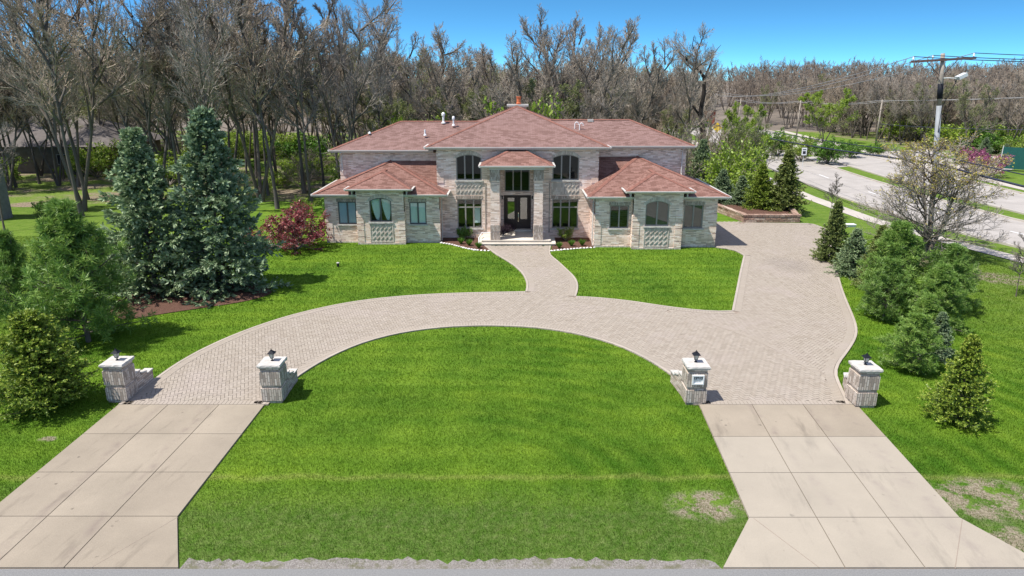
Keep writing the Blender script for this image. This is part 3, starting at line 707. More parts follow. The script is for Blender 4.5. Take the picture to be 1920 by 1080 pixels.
def lattice(y, xa, xb, za, zb, frame=True):
    mb = MB()
    if frame:
        for b in ((xa, xb, zb - .06, zb), (xa, xb, za, za + .06), (xa, xa + .06, za + .06, zb - .06), (xb - .06, xb, za + .06, zb - .06)): mb.box(b[0], b[1], y - .035, y + .01, b[2], b[3])
        xa, xb, za, zb = xa + .09, xb - .09, za + .09, zb - .09
    mb.box(xa - .03, xb + .03, y - .006, y + .012, za - .03, zb + .03)
    s = .235; k = 0; nx = int((xb - xa) / s); sx = (xb - xa) / max(1, nx); nz = max(1, int((zb - za) / .26)); sz = (zb - za) / nz
    for j in range(nz):
        for i in range(nx):
            cx = xa + sx * (i + .5); cz = za + sz * (j + .5)
            mb.obox((cx, y - .012, cz), (math.cos(PI / 4), 0, math.sin(PI / 4)), (-math.sin(PI / 4), 0, math.cos(PI / 4)), min(sx, sz) * 1.05, .05, .05)
            mb.obox((cx + sx * .5, y - .004, cz), (math.cos(PI / 4), 0, -math.sin(PI / 4)), (math.sin(PI / 4), 0, math.cos(PI / 4)), min(sx, sz) * .9, .022, .045) if i < nx - 1 else None
    return mb.build('brick_panel', M['brick_arch'], HP)

def eave_box(p, q, z, h=.16, outward=(0, -1)):
    """gutter/fascia running p->q (world xy), top at z"""
    mb = MB(); ox, oy = outward; p = np.array(p); q = np.array(q); n = np.array((ox, oy), float)
    prof = [(.0, 0), (.12, 0), (.115, -.05), (.07, -.11), (0, -.12), (0, -h), (-.03, -h), (-.03, 0)]
    vs = []; m_ = len(prof)
    for e in (p, q):
        for a, b in prof: vs.append((e[0] + n[0] * a, e[1] + n[1] * a, z + b))
    fs = [tuple(range(m_))[::-1], tuple(range(m_, 2 * m_))] + [(i, (i + 1) % m_, m_ + (i + 1) % m_, m_ + i) for i in range(m_)]
    return mb.add(vs, fs).build('gutter', M['gutter'], HP)
def roof(polys, mat, hips=(), th=.05):
    mb = MB()
    for p in polys: mb.prism(p, (0, 0, -th))
    r = mb.build('roof', M[mat], HP)
    for a, b in hips:
        a = np.array(a, float); b = np.array(b, float); n = max(2, int(np.linalg.norm(b - a) / .22)); d = (b - a) / n; c = MB()
        L = np.linalg.norm(d); ux = d / L; h = np.array((ux[0], ux[1], 0)); h /= np.linalg.norm(h)
        sdv = np.array((-h[1], h[0], 0)); up = np.cross(ux, sdv)
        for k in range(n):
            o = a + d * k; e = a + d * (k + 1.12)
            for s in (1, -1):
                w_ = sdv * s * .15
                c.add([o + up * .03, e + up * .045, e + w_ + up * -.012, o + w_ - up * .025], [(0, 1, 2, 3)] if s < 0 else [(3, 2, 1, 0)])
        c.build('ridge_cap', M['ridge'], r)
    return r
def soffit(pts, z): MB().poly([(x, y, z) for x, y in pts][::-1]).build('soffit', M['soffit'], HP)
def downspout(x, y, z0, z1, mat='gutter'):
    MB().tube([(x, y - .35, z1), (x, y - .08, z1 - .25), (x, y - .08, z0 + .2), (x, y - .3, z0 + .05)], .045, 6).build('downspout', M[mat], HP)

# --- upper wings (rear, two storeys)
xl, xr = -11.72, 11.8
mb = wallY(47, .3, xl, -4.6, 0, 5.75); side_wall(mb, xl, .3, 47.3, 54.3, 0, 5.75); mb.box(xl, 0, 54.3, 54.6, 0, 5.75); mb.build('wall', M['brick'], HP)
mb = wallY(47, .3, 5.4, xr, 0, 6.0); side_wall(mb, xr, -.3, 47.3, 53.4, 0, 6.0); mb.box(0, xr, 53.4, 53.7, 0, 6.0); mb.build('wall', M['brick'], HP)
quoins(47, xl, .4, .3, 5.6); quoins(47, xr, -.4, .3, 5.8)
e0, zr, ze = 46.64, 7.44, 5.78; r0 = (-8.06, 50.68, zr); R0 = (0, 50.68, zr); A = (-12.3, e0, ze); B = (0, e0, ze); C = (-12.3, 54.86, ze); D = (0, 54.86, ze)
roof([[A, B, R0, r0], [C, A, r0], [D, C, r0, R0]], 'shingle_far', [(A, r0), (C, r0), (r0, R0)])
eave_box((-12.3, e0), (-5.3, e0), ze, outward=(0, -1)); eave_box((-12.3, 54.86), (-12.3, e0), ze, outward=(-1, 0)); soffit([(-12.3, e0), (-4.8, e0), (-4.8, 47), (-12.3, 47)], ze - .15); soffit([(-12.3, 47), (xl, 47), (xl, 54.6), (-12.3, 54.6)], ze - .15)
ze, zr = 6.06, 7.58; r1 = (8.44, 50.3, zr); R1 = (0, 50.3, zr); A = (12.3, e0, ze); B = (0, e0, ze); C = (12.3, 54.1, ze); D = (0, 54.1, ze)
roof([[B, A, r1, R1], [A, C, r1], [C, D, R1, r1]], 'shingle_far', [(A, r1), (C, r1), (r1, R1)])
eave_box((5.9, e0), (12.3, e0), ze); eave_box((12.3, e0), (12.3, 54.1), ze, outward=(1, 0)); soffit([(5.7, e0), (12.3, e0), (12.3, 47), (5.7, 47)], ze - .15); soffit([(xr, 47), (12.3, 47), (12.3, 53.7), (xr, 53.7)], ze - .15)
downspout(-11.55, 46.95, 4.2, 5.6); downspout(11.55, 46.95, 4.0, 5.9)

# --- centre block
Yc = 45.5; ul = (-3.70, -2.02, 3.93, 5.62, .24); ur = (2.68, 4.44, 3.93, 5.62, .24); ll = (-3.68, -2.02, .68, 2.66); lr = (2.70, 4.46, .68, 2.66)
Ye = 46.3
mb = wallY(Yc, .3, -4.96, -.78, 0, 6.05, [ul, ll]); wallY(Yc, .3, 1.42, 5.7, 0, 6.05, [ur, lr], mb)
mb.poly([(-.78, Yc, 5.0), (1.42, Yc, 5.0), (1.42, Yc, 6.05), (-.78, Yc, 6.05)])
side_wall(mb, -4.96, .3, Yc + .3, 56.5, 0, 6.05); side_wall(mb, 5.7, -.3, Yc + .3, 56.5, 0, 6.05); mb.box(-4.96, 5.7, 56.2, 56.5, 0, 6.05)
mb.box(-.98, -.78, Yc + .3, Ye + .3, 0, 5.0); mb.box(1.42, 1.62, Yc + .3, Ye + .3, 0, 5.0)
ew = (-.50, 1.20, 3.05, 4.85, .12); dr = (-.56, 1.30, .46, 2.80)
wallY(Ye, .3, -.78, 1.42, .3, 5.0, [ew, dr], mb)
mb.build('wall', M['brick'], HP)
MB().box(-.776, 1.416, Yc + .002, Ye, 4.92, 4.98).build('ceiling', M['soffit'], HP)
apex = (.36, 51.0, 8.5); A, B, C, D = (-5.66, 45.12, 6.12), (6.37, 45.12, 6.12), (6.37, 57, 6.12), (-5.66, 57, 6.12)
roof([[A, B, apex], [B, C, apex], [C, D, apex], [D, A, apex]], 'shingle_far', [(A, apex), (B, apex), (C, apex), (D, apex)])
eave_box((-5.66, 45.12), (6.37, 45.12), 6.12); eave_box((-5.66, 57), (-5.66, 45.12), 6.12, outward=(-1, 0)); eave_box((6.37, 45.12), (6.37, 57), 6.12, outward=(1, 0))
soffit([(-5.66, 45.12), (6.37, 45.12), (6.37, Yc), (-5.66, Yc)], 5.96)
for s in ((-5.66, -4.96), (5.7, 6.37)): soffit([(s[0], Yc), (s[1], Yc), (s[1], 47), (s[0], 47)], 5.96)
for h in (ul, ur):
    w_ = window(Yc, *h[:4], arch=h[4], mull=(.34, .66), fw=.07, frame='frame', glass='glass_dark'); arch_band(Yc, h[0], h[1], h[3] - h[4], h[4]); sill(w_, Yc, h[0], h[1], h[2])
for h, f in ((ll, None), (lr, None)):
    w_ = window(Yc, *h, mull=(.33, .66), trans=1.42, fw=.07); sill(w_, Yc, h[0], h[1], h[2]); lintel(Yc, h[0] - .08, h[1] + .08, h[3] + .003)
MB().box(-2.62, -2.16, Yc + .28, Yc + .3, 1.0, 2.0).build('blind', M['blind_white'], HP)
lattice(Yc, -3.72, -2.0, 2.98, 3.74, False); lattice(Yc, 2.66, 4.46, 2.98, 3.74, False)
quoins(Yc, -4.96, .42, 3.75, 5.9, True); quoins(Yc, 5.7, -.42, 3.75, 5.9, True); quoins(Yc, -4.96, .2, .2, 3.0)
for x in (-1.78, 2.52):   # vertical raised strips beside the portico
    MB().box(x - .04, x + .04, Yc - .03, Yc + .01, .4, 3.75).build('pilaster', M['brick_soldier'], HP)

# --- portico
def column(x0, x1):
    y0, y1 = 43.48, 44.12; mb = MB(); mb.box(x0, x1, y0, y1, .32, 4.86)
    c = mb.build('column', M['brick'], HP)
    e = .03; 
    for za, zb in ((.322, .82), (.88, 1.3), (4.18, 4.82)): MB().box(x0 - e, x1 + e, y0 - e, y1 + e, za, zb).build('band', M['brick_soldier'], c)
column(-1.37, -.80); column(1.42, 1.98)
MB().box(-1.45, 2.06, 43.42, 44.0, 4.86, 5.02).box(-1.45, -1.1, 44.0, Yc - .002, 4.86, 5.02).box(1.7, 2.06, 44.0, Yc - .002, 4.86, 5.02).build('beam', M['gutter'], HP)
zpe = 5.14; A, B = (-2.0, 43.2, zpe), (2.62, 43.2, zpe); T0, T1 = (-.02, 45.49, 6.0), (.64, 45.49, 6.0); E0, E1 = (-2.0, 45.49, zpe), (2.62, 45.49, zpe)
roof([[A, B, T1, T0], [E0, A, T0], [B, E1, T1]], 'shingle', [(A, T0), (B, T1)])
eave_box((-2.0, 43.2), (2.62, 43.2), zpe, .13); eave_box((-2.0, Yc - .01), (-2.0, 43.2), zpe, .13, (-1, 0)); eave_box((2.62, 43.2), (2.62, Yc - .01), zpe, .13, (1, 0))
soffit([(-2, 43.2), (2.62, 43.2), (2.62, Yc - .01), (-2, Yc - .01)], zpe - .13)
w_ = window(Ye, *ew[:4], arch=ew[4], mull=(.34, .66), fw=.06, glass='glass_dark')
# double door
dm = MB(); yd = Ye + .1
dm.box(-.558, -.50, yd, yd + .08, .46, 2.798); dm.box(1.24, 1.298, yd, yd + .08, .46, 2.798); dm.box(-.50, 1.24, yd, yd + .08, 2.73, 2.798)
door = dm.build('door', M['door'], HP)
for x0 in (-.495, .375):
    x1 = x0 + .86; lf = MB(); gx0, gx1 = x0 + .2, x1 - .2
    for b in ((x0, x1, .47, 1.12), (x0, x1, 2.6, 2.725), (x0, gx0, 1.12, 2.6), (gx1, x1, 1.12, 2.6)): lf.box(b[0], b[1], yd + .02, yd + .07, b[2], b[3])
    lf.box(x0 + .17, x1 - .17, yd + .005, yd + .02, .62, .98)
    leaf = lf.build('door_leaf', M['door'], door)
    MB().poly([(gx0, yd + .045, 1.12), (gx1, yd + .045, 1.12), (gx1, yd + .045, 2.6), (gx0, yd + .045, 2.6)]).build('door_glass', M['glass_door'], door)
MB().tube([(.44, yd - .03, 1.0), (.44, yd - .05, 1.25), (.44, yd - .03, 1.5)], .022, 6).box(.41, .47, yd - .004, yd + .02, .95, 1.05).box(.41, .47, yd - .004, yd + .02, 1.45, 1.58).build('handle', M['brass'], door)
MB().box(-.6, 1.34, Ye - .25, Ye + .1, .322, .458).build('threshold', M['step'], HP)
# porch floor and steps
MB().box(-1.98, 2.52, 43.40, Yc - .002, .26, .32).box(-1.9, 2.44, 43.48, Yc - .002, .17, .26).box(-.778, 1.418, Yc - .002, Ye, .26, .32).build('porch_floor', M['step'], HP)
MB().box(-2.14, 2.84, 43.08, Yc - .004, .12, .172).box(-2.06, 2.76, 43.16, Yc - .004, .0, .12).build('step', M['step'], HP)
MB().box(-1.85, -1.76, 44.4, 44.5, .32, .33).tube([(-2.15, 43.2, .17), (-2.15, 43.4, .5), (-2.0, 44.3, .62), (-1.3, 44.3, .62)], .035, 6).build('conduit', M['white'], HP)
# wall lights beside the door
for x in (-.66, 1.38): MB().box(x - .04, x + .04, Ye - .09, Ye, 2.55, 2.75).build('wall_light', M['black'], HP)

# --- front wings
def wing(s, xo, xi, yf, ze, fl, fr, A, B, bay, win1, win2, bw, f1, f2, fb, frm):
    """s: +1 right wing, -1 left wing; xo outer wall x, xi inner wall x"""
    x0, x1 = min(xo, xi), max(xo, xi); bx0, bx1, by, bz = bay
    mb = wallY(yf, .3, x0, bx0, 0, ze - .12, [w for w in (win1,) if w[1] < bx0 + .2]); wallY(yf, .3, bx1, x1, 0, ze - .12, [win2], mb)
    side_wall(mb, x0, .3, yf + .3, Yc - .003 if s > 0 else 50.2, 0, ze - .12); side_wall(mb, x1, -.3, yf + .3, Yc - .003 if s < 0 else 50.4, 0, ze - .12)
    if s > 0: mb.box(xr, x1, 50.1, 50.4, 0, ze - .12)
    else: mb.box(x0, xl, 49.9, 50.2, 0, ze - .12)
    wallY(by, .3, bx0, bx1, 0, bz - .12, [bw], mb); mb.box(bx0, bx0 + .3, by + .3, yf + .3, 0, bz - .12); mb.box(bx1 - .3, bx1, by + .3, yf + .3, 0, bz - .12)
    mb.poly([(bx0, yf, ze - .12), (bx0, yf, bz - .12), (bx1, yf, bz - .12), (bx1, yf, ze - .12)][::-1]) if False else None
    wl_ = mb.build('wall', M['brick'], HP)
    for h, f in ((win1, f1), (win2, f2)):
        w_ = window(yf, *h, frame=frm[0], fill=f, fw=.07); sill(w_, yf, h[0], h[1], h[2], .09); lintel(yf, h[0] - .06, h[1] + .06, h[3] + .003, .2)
    w_ = window(by, *bw[:4], arch=bw[4], frame=frm[1], fill=fb, fw=.07); sill(w_, by, bw[0], bw[1], bw[2]); arch_band(by, bw[0], bw[1], bw[3] - bw[4], bw[4])
    lattice(by, bw[0] - .04, bw[1] + .06, .16, bw[2] - .16)
    qz = 2.3
    quoins(yf, x0, .42, .12, qz, True); quoins(yf, x1, -.42, .12, qz, True) if s < 0 else quoins(yf, x1, -.42, .12, qz, True)
    quoins(by, bx0, .42, .12, qz + .1, True); quoins(by, bx1, -.42, .12, qz + .1, True)
    MB().box(x0 - .03, bx0, yf - .03, yf + .01, .0, .1).box(bx1, x1 + .03, yf - .03, yf + .01, 0, .1).box(bx0 - .03, bx1 + .03, by - .04, by + .01, 0, .1).build('plinth', M['brick_arch'], HP)
    # main hip
    FL = (fl, yf - .36, ze); FR = (fr, yf - .36, ze); a = (A[0], A[1], A[2])
    if s < 0:
        Bk = (fr, B, ze); T = (fr, 46.99, a[2] - .03); BL = (fl, 50.6, ze); a2 = (a[0], 50.6, a[2])
        polys = [[FL, FR, a], [FR, Bk, a], [Bk, T, a], [BL, FL, a, a2]]; hips = [(FL, a), (FR, a), (Bk, a)]
        eave_box((fl, yf - .36), (fr, yf - .36), ze); eave_box((fl, 50.6), (fl, yf - .36), ze, outward=(-1, 0)); eave_box((fr, yf - .36), (fr, Yc - .01), ze, outward=(1, 0))
        soffit([(fl, yf - .36), (fr, yf - .36), (fr, yf), (fl, yf)], ze - .15); soffit([(x1, yf), (fr, yf), (fr, Yc), (x1, Yc)], ze - .15); soffit([(fl, yf), (x0, yf), (x0, 50.6), (fl, 50.6)], ze - .15)
    else:
        Bk = (fl, B, ze); T = (fl, 46.99, a[2] - .03); BR = (fr, 50.8, ze); a2 = (a[0], 50.8, a[2])
        polys = [[FL, FR, a], [Bk, FL, a], [T, Bk, a], [FR, BR, a2, a]]; hips = [(FL, a), (FR, a)]
        eave_box((fl, yf - .36), (fr, yf - .36), ze); eave_box((fr, yf - .36), (fr, 50.8), ze, outward=(1, 0)); eave_box((fl, Yc - .01), (fl, yf - .36), ze, outward=(-1, 0))
        soffit([(fl, yf - .36), (fr, yf - .36), (fr, yf), (fl, yf)], ze - .15); soffit([(fl, yf), (x0, yf), (x0, Yc), (fl, Yc)], ze - .15); soffit([(x1, yf), (fr, yf), (fr, 50.8), (x1, 50.8)], ze - .15)
    roof(polys, 'shingle', hips)
    # bay hip
    hx0, hx1 = bx0 - .55, bx1 + .55; hw = (hx1 - hx0) / 2; cx = (hx0 + hx1) / 2; m_ = .43; by0 = by - .40
    az = bz + m_ * hw; ay = by0 + hw
    sl = (a[2] - ze) / (a[1] - (yf - .36)); yb = (yf - .36) + (az - ze) / sl
    L0, R0_, ap, rb = (hx0, by0, bz), (hx1, by0, bz), (cx, ay, az), (cx, yb, az)
    ys = (yf - .36) + (bz - ze) / sl
    roof([[L0, R0_, ap], [(hx0, ys, bz), L0, ap, rb], [R0_, (hx1, ys, bz), rb, ap]], 'shingle', [(L0, ap), (R0_, ap), (ap, rb)])
    eave_box((hx0, by0), (hx1, by0), bz, .13); eave_box((hx0, ys), (hx0, by0), bz, .13, (-1, 0)); eave_box((hx1, by0), (hx1, ys), bz, .13, (1, 0))
    soffit([(hx0, by0), (hx1, by0), (hx1, ys), (hx0, ys)], bz - .13)
    for bx in (hx0 + .3, hx1 - .36): MB().box(bx, bx + .06, by0 + .3, by0 + .9, ze + .02, bz - .13).build('eave_bracket', M['gutter'], HP)
wing(-1, -12.2, -4.74, 44.1, 3.25, -12.86, -4.22, (-8.25, 46.98, 5.05), 45.5, (-10.03, -6.97, 43.6, 3.68),
     (-11.36, -10.16, 1.24, 2.72), (-6.70, -5.60, 1.24, 2.70), (-9.19, -7.78, 1.5, 3.06, .22), 'blind_blue', 'blind_white', 'curtain', ('frame_dark', 'frame_dark'))
wing(1, 13.0, 5.27, 42.8, 3.32, 4.76, 13.62, (8.52, 46.98, 5.33), 45.5, (7.6, 10.68, 42.25, 3.75),
     (6.20, 7.42, 1.24, 2.72), (10.90, 12.14, 1.24, 2.76), (8.36, 9.84, 1.5, 3.10, .24), None, 'blind_grey', 'blind_grey', ('frame', 'frame'))
downspout(-4.66, 44.9, 0, 3.1); downspout(5.2, 43.3, 0, 3.1); downspout(12.9, 42.75, .0, 3.1, 'gutter') if False else None
# chimney
ch = MB(); ch.box(-.22, 1.05, 52.4, 53.2, 6, 8.42); c_ = ch.build('chimney', M['brick'], HP)
MB().box(-.38, 1.22, 52.25, 53.35, 8.42, 8.56).build('chimney_cap', M['stone'], c_)
MB().lathe(.5, 52.8, [(.17, 8.56), (.19, 8.66), (.15, 8.7), (.16, 9.0), (.2, 9.06), (.2, 9.12)], 10).build('chimney_pot', M['terracotta'], c_)
# vents on the roof
def vent(px, py, h, r, zc, Y, hook=False, cap=False):
    x, z = V(px, py, Y); mb = MB()
    if hook: mb.tube([(x, Y, z - .1), (x, Y, z + h), (x + .05, Y, z + h + .1), (x + .16, Y, z + h + .12), (x + .24, Y, z + h + .05), (x + .25, Y, z + h - .05)], r, 7)
    else:
        mb.lathe(x, Y, [(r * 2.1, z - .06), (r * 1.7, z + .02), (r, z + .05), (r, z + h)], 9)
        if cap: mb.lathe(x, Y, [(r, z + h), (r * 1.7, z + h + .02), (r * 1.7, z + h + .16), (r * .8, z + h + .24)], 9)
    mb.build('vent_pipe', M['white'], HP)
vent(831.5, 229.5, .46, .075, 0, 50.3, cap=True); vent(850.5, 234, .36, .06, 0, 49.8, cap=True); vent(797, 252.5, .34, .055, 0, 48.3); vent(693, 249, .1, .05, 0, 48.7)
vent(1077.5, 241, .32, .035, 0, 49.0, True); vent(1086.5, 244, .36, .035, 0, 48.8, True)
MB().box(*(lambda x: (x - .2, x + .2))(V(1107, 228, 50.0)[0]), 49.9, 50.15, 7.45, 7.62).build('ridge_vent', M['stone'], HP)

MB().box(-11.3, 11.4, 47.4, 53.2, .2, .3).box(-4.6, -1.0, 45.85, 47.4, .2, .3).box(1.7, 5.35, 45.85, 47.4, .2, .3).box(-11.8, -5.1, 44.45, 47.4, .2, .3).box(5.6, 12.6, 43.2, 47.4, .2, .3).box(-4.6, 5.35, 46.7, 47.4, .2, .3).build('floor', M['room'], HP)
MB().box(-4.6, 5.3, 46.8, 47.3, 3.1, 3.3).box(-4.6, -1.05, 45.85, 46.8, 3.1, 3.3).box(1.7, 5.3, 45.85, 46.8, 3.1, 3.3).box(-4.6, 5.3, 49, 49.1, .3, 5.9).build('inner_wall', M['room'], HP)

# ------------------------------------------------------------------ plants
def nz(v): return v / (np.linalg.norm(v, axis=-1, keepdims=True) + 1e-9)
def perp(d, az):
    up = np.where(np.abs(d[:, 2:3]) < .9, np.array([[0, 0, 1.]]), np.array([[1., 0, 0]]))
    a = nz(np.cross(d, up)); b = np.cross(d, a); return a * np.cos(az)[:, None] + b * np.sin(az)[:, None]
def grow(P, D, L, R, n, wob, trop, r, rtip=.25):
    """polylines (k, n+1, 3) with radii"""
    k = len(P); pts = np.zeros((k, n + 1, 3)); pts[:, 0] = P; d = D.copy()
    for i in range(n):
        d = nz(d + wob * r.normal(size=(k, 3)) + np.array([0, 0, trop / n]))
        pts[:, i + 1] = pts[:, i] + d * (L / n)[:, None]
    f = np.linspace(0, 1, n + 1)[None]; rad = R[:, None] * (1 - f * (1 - rtip)); return pts, rad
def kids(pts, rad, L, c, t0, t1, ang, ratio, r, fall=.5, rr=.62, rmin=.006):
    k, m, _ = pts.shape; n = m - 1; t_ = t0 + (t1 - t0) * (np.arange(c)[None] + r.random((k, c))) / c
    x = t_ * n; i = np.minimum(x.astype(int), n - 1); f = (x - i)[..., None]; ar = np.arange(k)[:, None]
    a = pts[ar, i]; b = pts[ar, i + 1]; P = (a * (1 - f) + b * f).reshape(-1, 3); d = nz(b - a).reshape(-1, 3)
    az = (np.arange(c)[None] * 2.4 + r.random((k, 1)) * 6.3 + r.normal(size=(k, c)) * .5).ravel()
    an = np.radians(ang * (1 + .3 * r.normal(size=k * c)))
    D = nz(d * np.cos(an)[:, None] + perp(d, az) * np.sin(an)[:, None])
    Lc = (L[:, None] * ratio * (1 - fall * t_) * r.uniform(.7, 1.2, (k, c))).ravel()
    Rc = ((rad[ar, i] * (1 - f[..., 0]) + rad[ar, i + 1] * f[..., 0]) * rr).ravel(); return P, D, Lc, np.maximum(Rc, rmin)
def tubes(pts, rad, s):
    k, m, _ = pts.shape; d = np.zeros_like(pts); d[:, 1:-1] = pts[:, 2:] - pts[:, :-2]; d[:, 0] = pts[:, 1] - pts[:, 0]; d[:, -1] = pts[:, -1] - pts[:, -2]
    d = nz(d).reshape(-1, 3); a = perp(d, np.zeros(len(d))); b = np.cross(d, a); az = 2 * PI * np.arange(s) / s
    ring = pts.reshape(-1, 1, 3) + (a[:, None] * np.cos(az)[None, :, None] + b[:, None] * np.sin(az)[None, :, None]) * rad.reshape(-1, 1, 1)
    base = (np.arange(k)[:, None, None] * m + np.arange(m - 1)[None, :, None]) * s; j = np.arange(s)[None, None]
    j2 = (j + 1) % s; F_ = np.stack([base + j, base + j2, base + s + j2, base + s + j], -1).reshape(-1, 4); return ring.reshape(-1, 3), F_
def cat(L):
    o = 0; V_ = []; F_ = []
    for v, f in L: V_.append(v); F_.append(f + o); o += len(v)
    return np.concatenate(V_), np.concatenate(F_)
def cards(P, D, ln, wd, r, roll=None):
    """flat pointed leaves: diamonds from P along D"""
    k = len(P); D = nz(D); s = perp(D, r.random(k) * 6.28 if roll is None else roll)
    ln = np.broadcast_to(ln, k)[:, None]; wd = np.broadcast_to(wd, k)[:, None]
    v = np.stack([P, P + D * ln * .45 + s * wd / 2, P + D * ln, P + D * ln * .45 - s * wd / 2], 1).reshape(-1, 3)
    return v, np.arange(4 * k).reshape(-1, 4)
HID = bpy.data.collections.new('unused')       # never linked to the scene: prototypes that only lend their meshes
class Proto:
    def __init__(s, parts): s.parts = parts     # [(name, mesh)]
def mk(parts):
    out_ = []
    for nm, (v, f), mat, tint in parts:
        o = npmesh(nm, v, f, mat, None, tint, nm in ('trunk', 'stem')); out_.append((nm, o.data)); bpy.data.objects.remove(o)
    return Proto(out_)
def plant(proto, name, label, cat_, x, y, h, z=0, group=None, rz=None, wide=1.0, lean=(0, 0)):
    """prototypes are built 1 m high"""
    o = thing(name, label, cat_, (x, y, z), group, rz if rz is not None else random.random() * 6.28)
    o.scale = (h * wide, h * wide, h); o.rotation_euler.x = lean[0]; o.rotation_euler.y = lean[1]
    for nm, me in proto.parts:
        c = bpy.data.objects.new(nm, me); col.objects.link(c); c.parent = o
    return o

def bare(seed, stems=1, spread=8, clear=.35, limbs=9, ang=42, leaf=None, lod=1.0, r0=.02, lratio=.5, trop=.35, twig='twig', leafn=3, leafs=(.010, .007), wob=.045, leafmin=0, lv=(7, 6, 5), rmin=.0009, keep=1.0):
    r = np.random.default_rng(seed); T = []; C = []
    az = r.random(stems) * 6.3 if stems == 1 else np.arange(stems) * 6.283 / stems + r.normal(size=stems) * .3
    an = np.radians(spread) * (r.random(stems) * .6 + .7); D = np.stack([np.sin(an) * np.cos(az), np.sin(an) * np.sin(az), np.cos(an)], 1)
    L = np.full(stems, .92) * r.uniform(.85, 1, stems); p0, q0 = grow(np.zeros((stems, 3)) + D * [1, 1, 0] * r0 * .6, D, L, np.full(stems, r0 / stems ** .35), 12, wob * .55, .25, r, .12)
    p0[:, 0, 2] -= .012; q0[:, 0] *= 1.5; T.append(tubes(p0, q0, 9))
    a = kids(p0, q0, L, limbs, clear, .97, ang, lratio, r, .62, .55); p1, q1 = grow(*a, 8, wob, trop, r, .18); T.append(tubes(p1, q1, 6))
    b = kids(p1, q1, a[2], lv[0], .2, .98, 36, .54, r, .45, .6, rmin * 1.6); p2, q2 = grow(*b, 6, wob * 1.1, .38, r, .3); C.append(tubes(p2, q2, 4))
    c = kids(p2, q2, b[2], lv[1], .15, .98, 35, .58, r, .4, .62, rmin * 1.15); p3, q3 = grow(*c, 4, wob * 1.3, .3, r, .45); C.append(tubes(p3, q3, 3))
    d = kids(p3, q3, c[2], lv[2], .15, 1, 32, .64, r, .35, .8, rmin * .8); p4, q4 = grow(*d, 2, wob * 1.4, .2, r, .6); C.append(tubes(p4, q4, 3))
    tr = cat(T); cr = cat(C); hmax = max(tr[0][:, 2].max(), cr[0][:, 2].max())
    for m_ in (tr, cr): m_[0][:] = m_[0] / hmax
    parts = [('trunk', tr, M['bark'], None), ('crown', cr, M[twig], None)]
    if leaf:
        Pn = np.repeat(p4[:, 1:].reshape(-1, 3) / hmax, leafn, 0); Pn = Pn + r.normal(size=Pn.shape) * .006
        if keep < 1: Pn = Pn[r.random(len(Pn)) < keep]
        if leafmin: Pn = Pn[Pn[:, 2] > leafmin + .12 * r.normal(size=len(Pn))]
        v, f = cards(Pn, nz(r.normal(size=Pn.shape) + [0, 0, .4]), leafs[0] * r.uniform(.6, 1.4, len(Pn)), leafs[1], r)
        parts.append(('foliage', (v, f), M[leaf], r.random(len(f))))
    return mk(parts)
def spruce(seed, mat='blue_needle', rad=.27, whorls=30, per=9, droop=.25, taper=1.0, low=.03, tw=.05, dens=1.0, ex=.82):
    r = np.random.default_rng(seed); T = []
    p0, q0 = grow(np.zeros((1, 3)), np.array([[0, 0, 1.]]), np.array([.985]), np.array([.016]), 10, .01, .1, r, .12); T.append(tubes(p0, q0, 7))
    hs = low + (1 - low) * (np.linspace(0, 1, whorls) ** 1.06); P = []; D = []; L = []
    for i, h in enumerate(hs[:-1]):
        f = (h - low) / (1 - low); n = max(4, int(per * (1 - .45 * f)))
        az = r.random() * 6.3 + np.arange(n) * 6.283 / n + r.normal(size=n) * .22
        el = -droop * (1 - f) + .55 * f + r.normal(size=n) * .08
        P.append(np.stack([0 * az, 0 * az, h + r.normal(size=n) * .006], 1)); D.append(np.stack([np.cos(az) * np.cos(el), np.sin(az) * np.cos(el), np.sin(el)], 1))
        L.append(rad * (1 - f) ** ex * taper * r.uniform(.6, 1.12, n) + .018)
    P = np.concatenate(P); D = np.concatenate(D); L = np.concatenate(L)
    p1, q1 = grow(P, D, L, np.full(len(P), .0035) , 6, .05, .25, r, .3); T.append(tubes(p1, q1, 3))
    c = int(11 * dens); a = kids(p1, q1, L, c, .12, 1.0, 48, .36, r, .45, .5, .001); k = len(a[0])
    dd = a[1]; dd[:, 2] = dd[:, 2] * .45 - .05; dd = nz(dd); Lt = np.maximum(a[2], .022)
    p2, q2 = grow(a[0], dd, Lt, np.full(k, .001), 3, .08, .12, r, .6)
    Pn = []; Dn = []; Ln = []; tn = []
    for j in range(3):
        for s in range(5):
            f = r.random(k)[:, None]; o = p2[:, j] * (1 - f) + p2[:, j + 1] * f; dr = nz(p2[:, j + 1] - p2[:, j]); side = perp(dr, r.random(k) * 6.28)
            Pn.append(o); Dn.append(nz(dr * .9 + side * .62)); Ln.append(np.full(k, .026) * r.uniform(.7, 1.3, k)); tn.append(np.clip(.25 + .25 * j + .3 * r.random(k) - .15, 0, 1))
    tip = p1[:, -1]; 
    for s in range(6):
        f = r.random(len(p1))[:, None]; Pn.append(p1[:, -2] * (1 - f) + tip * f); dr = nz(p1[:, -1] - p1[:, -2]); Dn.append(nz(dr + .6 * perp(dr, r.random(len(p1)) * 6.28))); Ln.append(np.full(len(p1), .026)); tn.append(np.full(len(p1), .85))
    for s in range(60):
        h = .9 + .1 * r.random(); Pn.append(np.array([[0, 0, h]])); az = r.random() * 6.28; Dn.append(nz(np.array([[math.cos(az) * .5, math.sin(az) * .5, 1.]]))); Ln.append(np.array([.03])); tn.append(np.array([.9]))
    Pn = np.concatenate(Pn); Dn = np.concatenate(Dn); Ln = np.concatenate(Ln); tn = np.concatenate(tn)
    v, f = cards(Pn, Dn, Ln, Ln * .42, r)
    return mk([('trunk', cat(T), M['bark'], None), ('crown', (v, f), M[mat], tn)])
